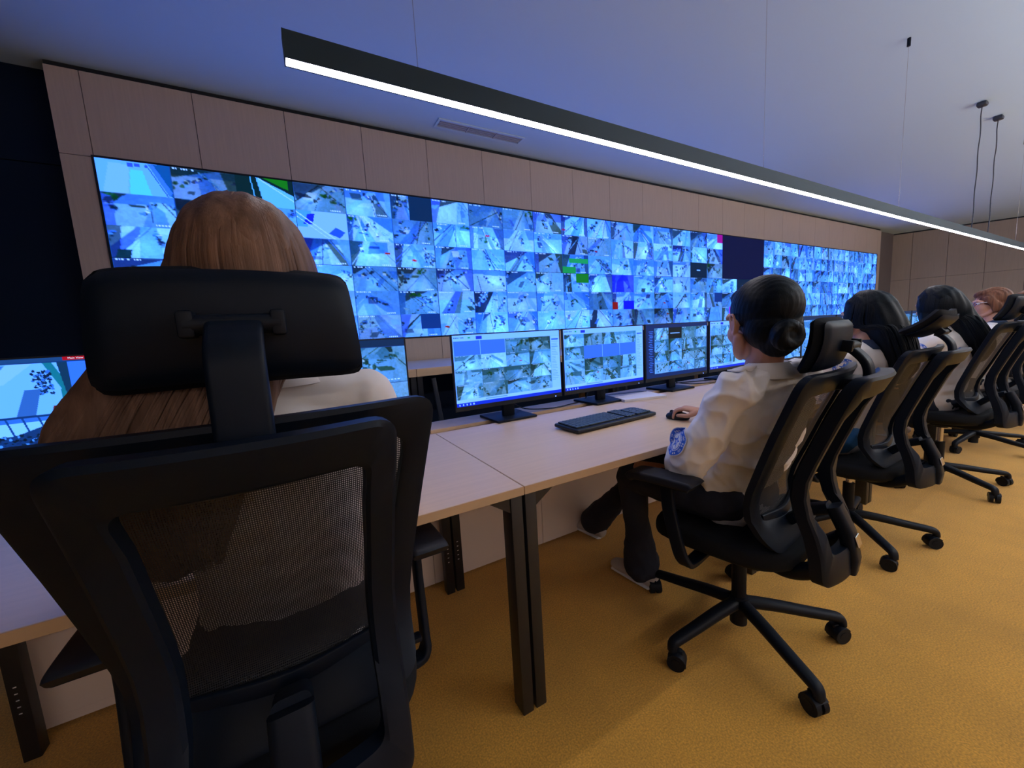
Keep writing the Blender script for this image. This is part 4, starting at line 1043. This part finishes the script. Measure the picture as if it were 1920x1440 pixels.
def hair_tail(path, widths, seed=3):
    def f(t, H, P, m):
        bm = bmesh.new(); ell(bm, V(0,-.022,.038), (.084,.101,.092), n=32); ell(bm, V(0,.020,.070), (.068,.058,.040)); ell(bm, V(0,-.050,-.015), (.078,.070,.075), n=28)
        ell(bm, V(.01,-.115,.065), (.035,.035,.035)); bmesh.ops.transform(bm, matrix=H, verts=bm.verts)
        c0 = H @ V(.01,-.12,.06); limb(bm, [c0]+list(path), [(.034,.034)]+list(widths), asp=(1,0,0), n=24)
        def comb(v): return .0025*math.sin(v.x*160+v.y*90+2*noise.noise(v*8))
        o = fuse('hair', bm, m, t, .005, 4, disp=comb)
        bm = bmesh.new(); tube(bm, [H @ V(.01+.03*math.cos(a), -.138, .062+.03*math.sin(a)) for a in [2*PI*k/20 for k in range(20)]], .006, 8, closed=True); obj('hair_tie', bm, M_black, o)
    return f
def hair_bob(t, H, P, m):
    bm = bmesh.new(); ell(bm, V(0,-.024,.038), (.088,.104,.095), n=32); ell(bm, V(0,-.045,-.025), (.086,.070,.075), n=28); ell(bm, V(.010,.030,.078), (.072,.058,.036), M=Matrix.Rotation(.25,4,'Y'))
    for s in (-1, 1): limb(bm, [V(s*.068,.030,.050), V(s*.083,.006,.01), V(s*.084,-.022,-.055)], [(.016,.030),(.012,.030),(.012,.034)], asp=(1,0,0), n=14)
    bmesh.ops.transform(bm, matrix=H, verts=bm.verts); Hi = H.inverted()
    def comb(v):
        q = Hi @ v; return .0015*math.sin(math.atan2(q.x, -q.y+.1)*40+2*noise.noise(v*12))
    fuse('hair', bm, m, t, .004, 4, disp=comb)

def epaulette(t, shirt_o, a, b_, w=.045):
    bvh = BVHTree.FromPolygons([v.co.copy() for v in shirt_o.data.vertices], [tuple(p.vertices) for p in shirt_o.data.polygons])
    a, b_ = Vector(a), Vector(b_); d = (b_-a).normalized(); s = d.cross(V(0,0,1)).normalized(); bm = bmesh.new(); rows = []
    for i in range(13):
        k = i/12; ww = w*(.75+.35*k); row = []
        for j in range(5):
            q = a+(b_-a)*k+s*ww*(j/4-.5); h = bvh.ray_cast(q+V(0,0,.12), V(0,0,-1), .3)[0]; row.append(bm.verts.new((h if h else q)+V(0,0,.003)))
        rows.append(row)
    for A_, B_ in zip(rows, rows[1:]):
        for j in range(4): bm.faces.new((A_[j], A_[j+1], B_[j+1], B_[j]))
    o = obj('epaulette', bm, M_shirt, t, 70); so = o.modifiers.new('s', 'SOLIDIFY'); so.thickness = .004; so.offset = 1
    q = a+(b_-a)*.14; h = bvh.ray_cast(q+V(0,0,.12), V(0,0,-1), .3)[0] or q
    bm = bmesh.new(); tube(bm, [h+V(.006*math.cos(x), .006*math.sin(x), .0085) for x in [2*PI*k/12 for k in range(12)]], .0012, 6, closed=True); obj('button', bm, M_chrome, o)

# ---- the woman with the bun (keyboard desk)
PB = dict(pelvis=V(.01,.03,.585), waist=V(.0,-.03,.72), chest=V(-.015,-.085,.88), upper=V(-.03,-.10,.980), neck=V(-.055,-.10,1.055), head=V(-.072,-.095,1.200), yaw=-.12,
  shL=V(-.195,-.095,.985), shR=V(.145,-.115,.985), elL=V(-.242,.045,.735), elR=V(.29,.10,.80), wrL=V(-.06,.24,.655), wrR=V(.212,.300,.800),
  hipL=V(-.09,.04,.555), hipR=V(.10,.04,.555), knL=V(-.13,.42,.545), knR=V(.07,.46,.545), anL=V(-.09,.40,.095), anR=V(.02,.86,.095), toeL=V(-.1,1,0), toeR=V(-.15,1,0), flare=.082,
  handR=((-.32,1,.16),(.05,-.1,1),(-1,-.32,0),(.50,.62,.45),(.62,.55)), handL=((.9,.45,-.1),(0,0,1),(-.3,1,0),(.3,.4,.3)))
tB, HB, sB = person('seated woman with dark hair in a low bun, cream shirt, hand on a mouse', (1.40,.80), PB, hair_bun, H_black, headscale=1.13, head_rot=(-.05,.02,math.radians(-27)), voxel=.005, vb=.0036, seed=2, shirt_amp=.018)
decal('sleeve_patch', sB, (-.235,.035,.800), (-.93,.33,.12), (.1,-.1,1), .050, paint_badge, [M_patchb, M_patchw], tB)
epaulette(tB, sB, (-.105,-.10,1.05), (-.215,-.10,.99))
epaulette(tB, sB, (.02,-.105,1.05), (.15,-.115,.99))
# ---- nearest woman, long light brown hair
PA = dict(pelvis=V(0,.05,.645), waist=V(0,.01,.79), chest=V(.0,-.035,.97), upper=V(.0,-.05,1.09), neck=V(.005,-.06,1.17), head=V(.010,-.10,1.305), yaw=.0,
  shL=V(-.175,-.055,1.085), shR=V(.175,-.055,1.085), elL=V(-.24,.10,.80), elR=V(.24,.10,.80), wrL=V(-.12,.33,.80), wrR=V(.12,.34,.80),
  hipL=V(-.09,.04,.615), hipR=V(.09,.04,.615), knL=V(-.12,.44,.57), knR=V(.12,.44,.57), anL=V(-.12,.46,.095), anR=V(.12,.48,.095))
fallA = [V(-.02,-.13,1.24), V(-.08,-.155,1.15), V(-.13,-.165,1.05), V(-.14,-.155,.95), V(-.13,-.14,.87)]
tA, HA, sA = person('nearest seated woman with long light brown hair, seen behind the largest headrest', (-.06,.895), PA, hair_long(fallA, [(.10,.055),(.115,.045),(.12,.035),(.09,.025),(.05,.015)], n=260, seed=4, lockw=.008), H_long, headscale=1.07, voxel=.006, seed=5, shirt_amp=.006)
# ---- woman with loose black hair
PC = dict(pelvis=V(.0,.03,.585), waist=V(0,-.01,.72), chest=V(.03,-.04,.88), upper=V(.05,-.05,.985), neck=V(.07,-.05,1.06), head=V(.095,-.035,1.195), yaw=-.2,
  shL=V(-.115,-.02,.98), shR=V(.21,-.09,.98), elL=V(-.20,.20,.80), elR=V(.30,.12,.80), wrL=V(-.10,.40,.80), wrR=V(.20,.40,.80),
  hipL=V(-.09,.04,.555), hipR=V(.10,.04,.555), knL=V(-.12,.45,.54), knR=V(.10,.45,.54), anL=V(-.12,.50,.095), anR=V(.10,.50,.095),
  handL=((.2,1,-.1),(0,0,1),(1,-.2,0)), handR=((-.1,1,-.1),(0,0,1),(-1,0,0)))
fallC = [V(.10,-.125,1.13), V(.115,-.165,1.03), V(.125,-.185,.94), V(.125,-.18,.87)]
tC, HC, sC = person('seated woman with straight loose black hair, white shirt and blue trousers', (2.57,.92), PC, hair_long(fallC, [(.098,.085),(.100,.075),(.09,.06),(.06,.035)], n=120, seed=8, sides=False), H_black, pants=M_blue, head_rot=(-.05,0,math.radians(-6)), voxel=.006, seed=7, collar=mat('navy_collar', (.01,.025,.08), .7))
decal('sleeve_patch', sC, (-.20,-.06,.950), (-.95,-.22,.15), (0,0,1), .046, paint_badge, [M_patchb, M_patchw], tC)
# ---- woman with the long ponytail, leaning to the desk
PD = dict(pelvis=V(.0,.03,.60), waist=V(0,.0,.74), chest=V(.0,.01,.90), upper=V(.0,.03,1.01), neck=V(.0,.045,1.085), head=V(-.02,.07,1.235), yaw=.1,
  shL=V(-.165,.03,1.0), shR=V(.165,.03,1.0), elL=V(-.26,.22,.83), elR=V(.24,.24,.80), wrL=V(-.12,.43,.80), wrR=V(.14,.44,.80),
  hipL=V(-.09,.04,.57), hipR=V(.10,.04,.57), knL=V(-.12,.45,.55), knR=V(.10,.45,.55), anL=V(-.12,.50,.095), anR=V(.10,.50,.095),
  handL=((.2,1,-.1),(0,0,1),(1,-.2,0)), handR=((-.1,1,-.1),(0,0,1),(-1,0,0)))
tailD = [V(.02,-.045,1.14), V(.03,-.105,1.03), V(.04,-.135,.95), V(.04,-.135,.88)]
tD, HD, sD = person('seated woman with thick black hair, leaning forward between the two chairs before the glasses-wearer', (3.86,.83), PD, hair_long(tailD, [(.095,.075),(.095,.075),(.08,.06),(.04,.03)], n=120, seed=12), H_black, head_rot=(-.15,0,math.radians(-28)), voxel=.006, seed=9)
decal('sleeve_patch', sD, (-.225,.09,.945), (-.93,-.30,.15), (0,0,1), .046, paint_badge, [M_patchb, M_patchw], tD)
# ---- woman wearing glasses
PE = dict(pelvis=V(.0,.03,.60), waist=V(0,-.01,.74), chest=V(.0,-.04,.90), upper=V(.0,-.05,1.01), neck=V(.0,-.045,1.085), head=V(.01,-.02,1.235), yaw=.2,
  shL=V(-.165,-.06,1.0), shR=V(.165,-.03,1.0), elL=V(-.24,.12,.80), elR=V(.22,.16,.80), wrL=V(-.14,.36,.80), wrR=V(.10,.38,.80),
  hipL=V(-.09,.04,.57), hipR=V(.10,.04,.57), knL=V(-.12,.45,.55), knR=V(.10,.45,.55), anL=V(-.12,.50,.095), anR=V(.10,.50,.095),
  handL=((.2,1,-.1),(0,0,1),(1,-.2,0)), handR=((-.1,1,-.1),(0,0,1),(-1,0,0)))
tE, HE, sE = person('seated woman with short red-brown hair and glasses seen in profile', (5.10,.90), PE, hair_bob, H_brown, head_rot=(-.02,0,math.radians(28)), voxel=.006, seed=11, collar=bpy.data.materials['navy_collar'], vb=.004)
M_gl = mat('blue_glasses_frame', (.03,.06,.35), .3); M_tm = mat('white_temple', (.8,.78,.85), .35)
bm = bmesh.new()
for s in (-1, 1):
    pts = [V(s*.032+.021*math.cos(a), .098-.004*abs(math.cos(a)), .004+.015*math.sin(a)) for a in [2*PI*k/20 for k in range(20)]]; tube(bm, pts, .0018, 6, closed=True)
tube(bm, [V(-.012,.101,.008), V(0,.104,.010), V(.012,.101,.008)], .0016, 6)
bmesh.ops.transform(bm, matrix=HE, verts=bm.verts); g_ = obj('glasses', bm, M_gl, tE)
bm = bmesh.new()
for s in (-1, 1): tube(bm, [V(s*.053,.095,.010), V(s*.075,.06,.012), V(s*.080,.0,.012), V(s*.082,-.015,-.006)], .0022, 6)
bmesh.ops.transform(bm, matrix=HE, verts=bm.verts); obj('temple', bm, M_tm, g_)
# ---- furthest person at the right edge
PF = {k: (v.copy() if isinstance(v, Vector) else v) for k, v in PE.items()}
tF, HF, sF = person('furthest seated person in a white shirt, cut by the right picture edge', (6.35,.88), PF, hair_bun, H_brown, head_rot=(0,0,math.radians(15)), voxel=.007, seed=13, vb=.005)
# ------------------------------------------------------------------ world, colour management
sc = bpy.context.scene
w = bpy.data.worlds.new('world'); sc.world = w; w.use_nodes = True
w.node_tree.nodes['Background'].inputs[0].default_value = (.5, .55, .7, 1); w.node_tree.nodes['Background'].inputs[1].default_value = .02
sc.view_settings.view_transform = 'Standard'; sc.view_settings.look = 'None'; sc.view_settings.exposure = 0; sc.view_settings.gamma = 1; sc.view_settings.use_curve_mapping = False
sc.cycles.use_denoising = True
sc.cycles.max_bounces = 8; sc.cycles.diffuse_bounces = 4; sc.cycles.transparent_max_bounces = 16
try: sc.cycles.sample_clamp_indirect = 4
except Exception: pass
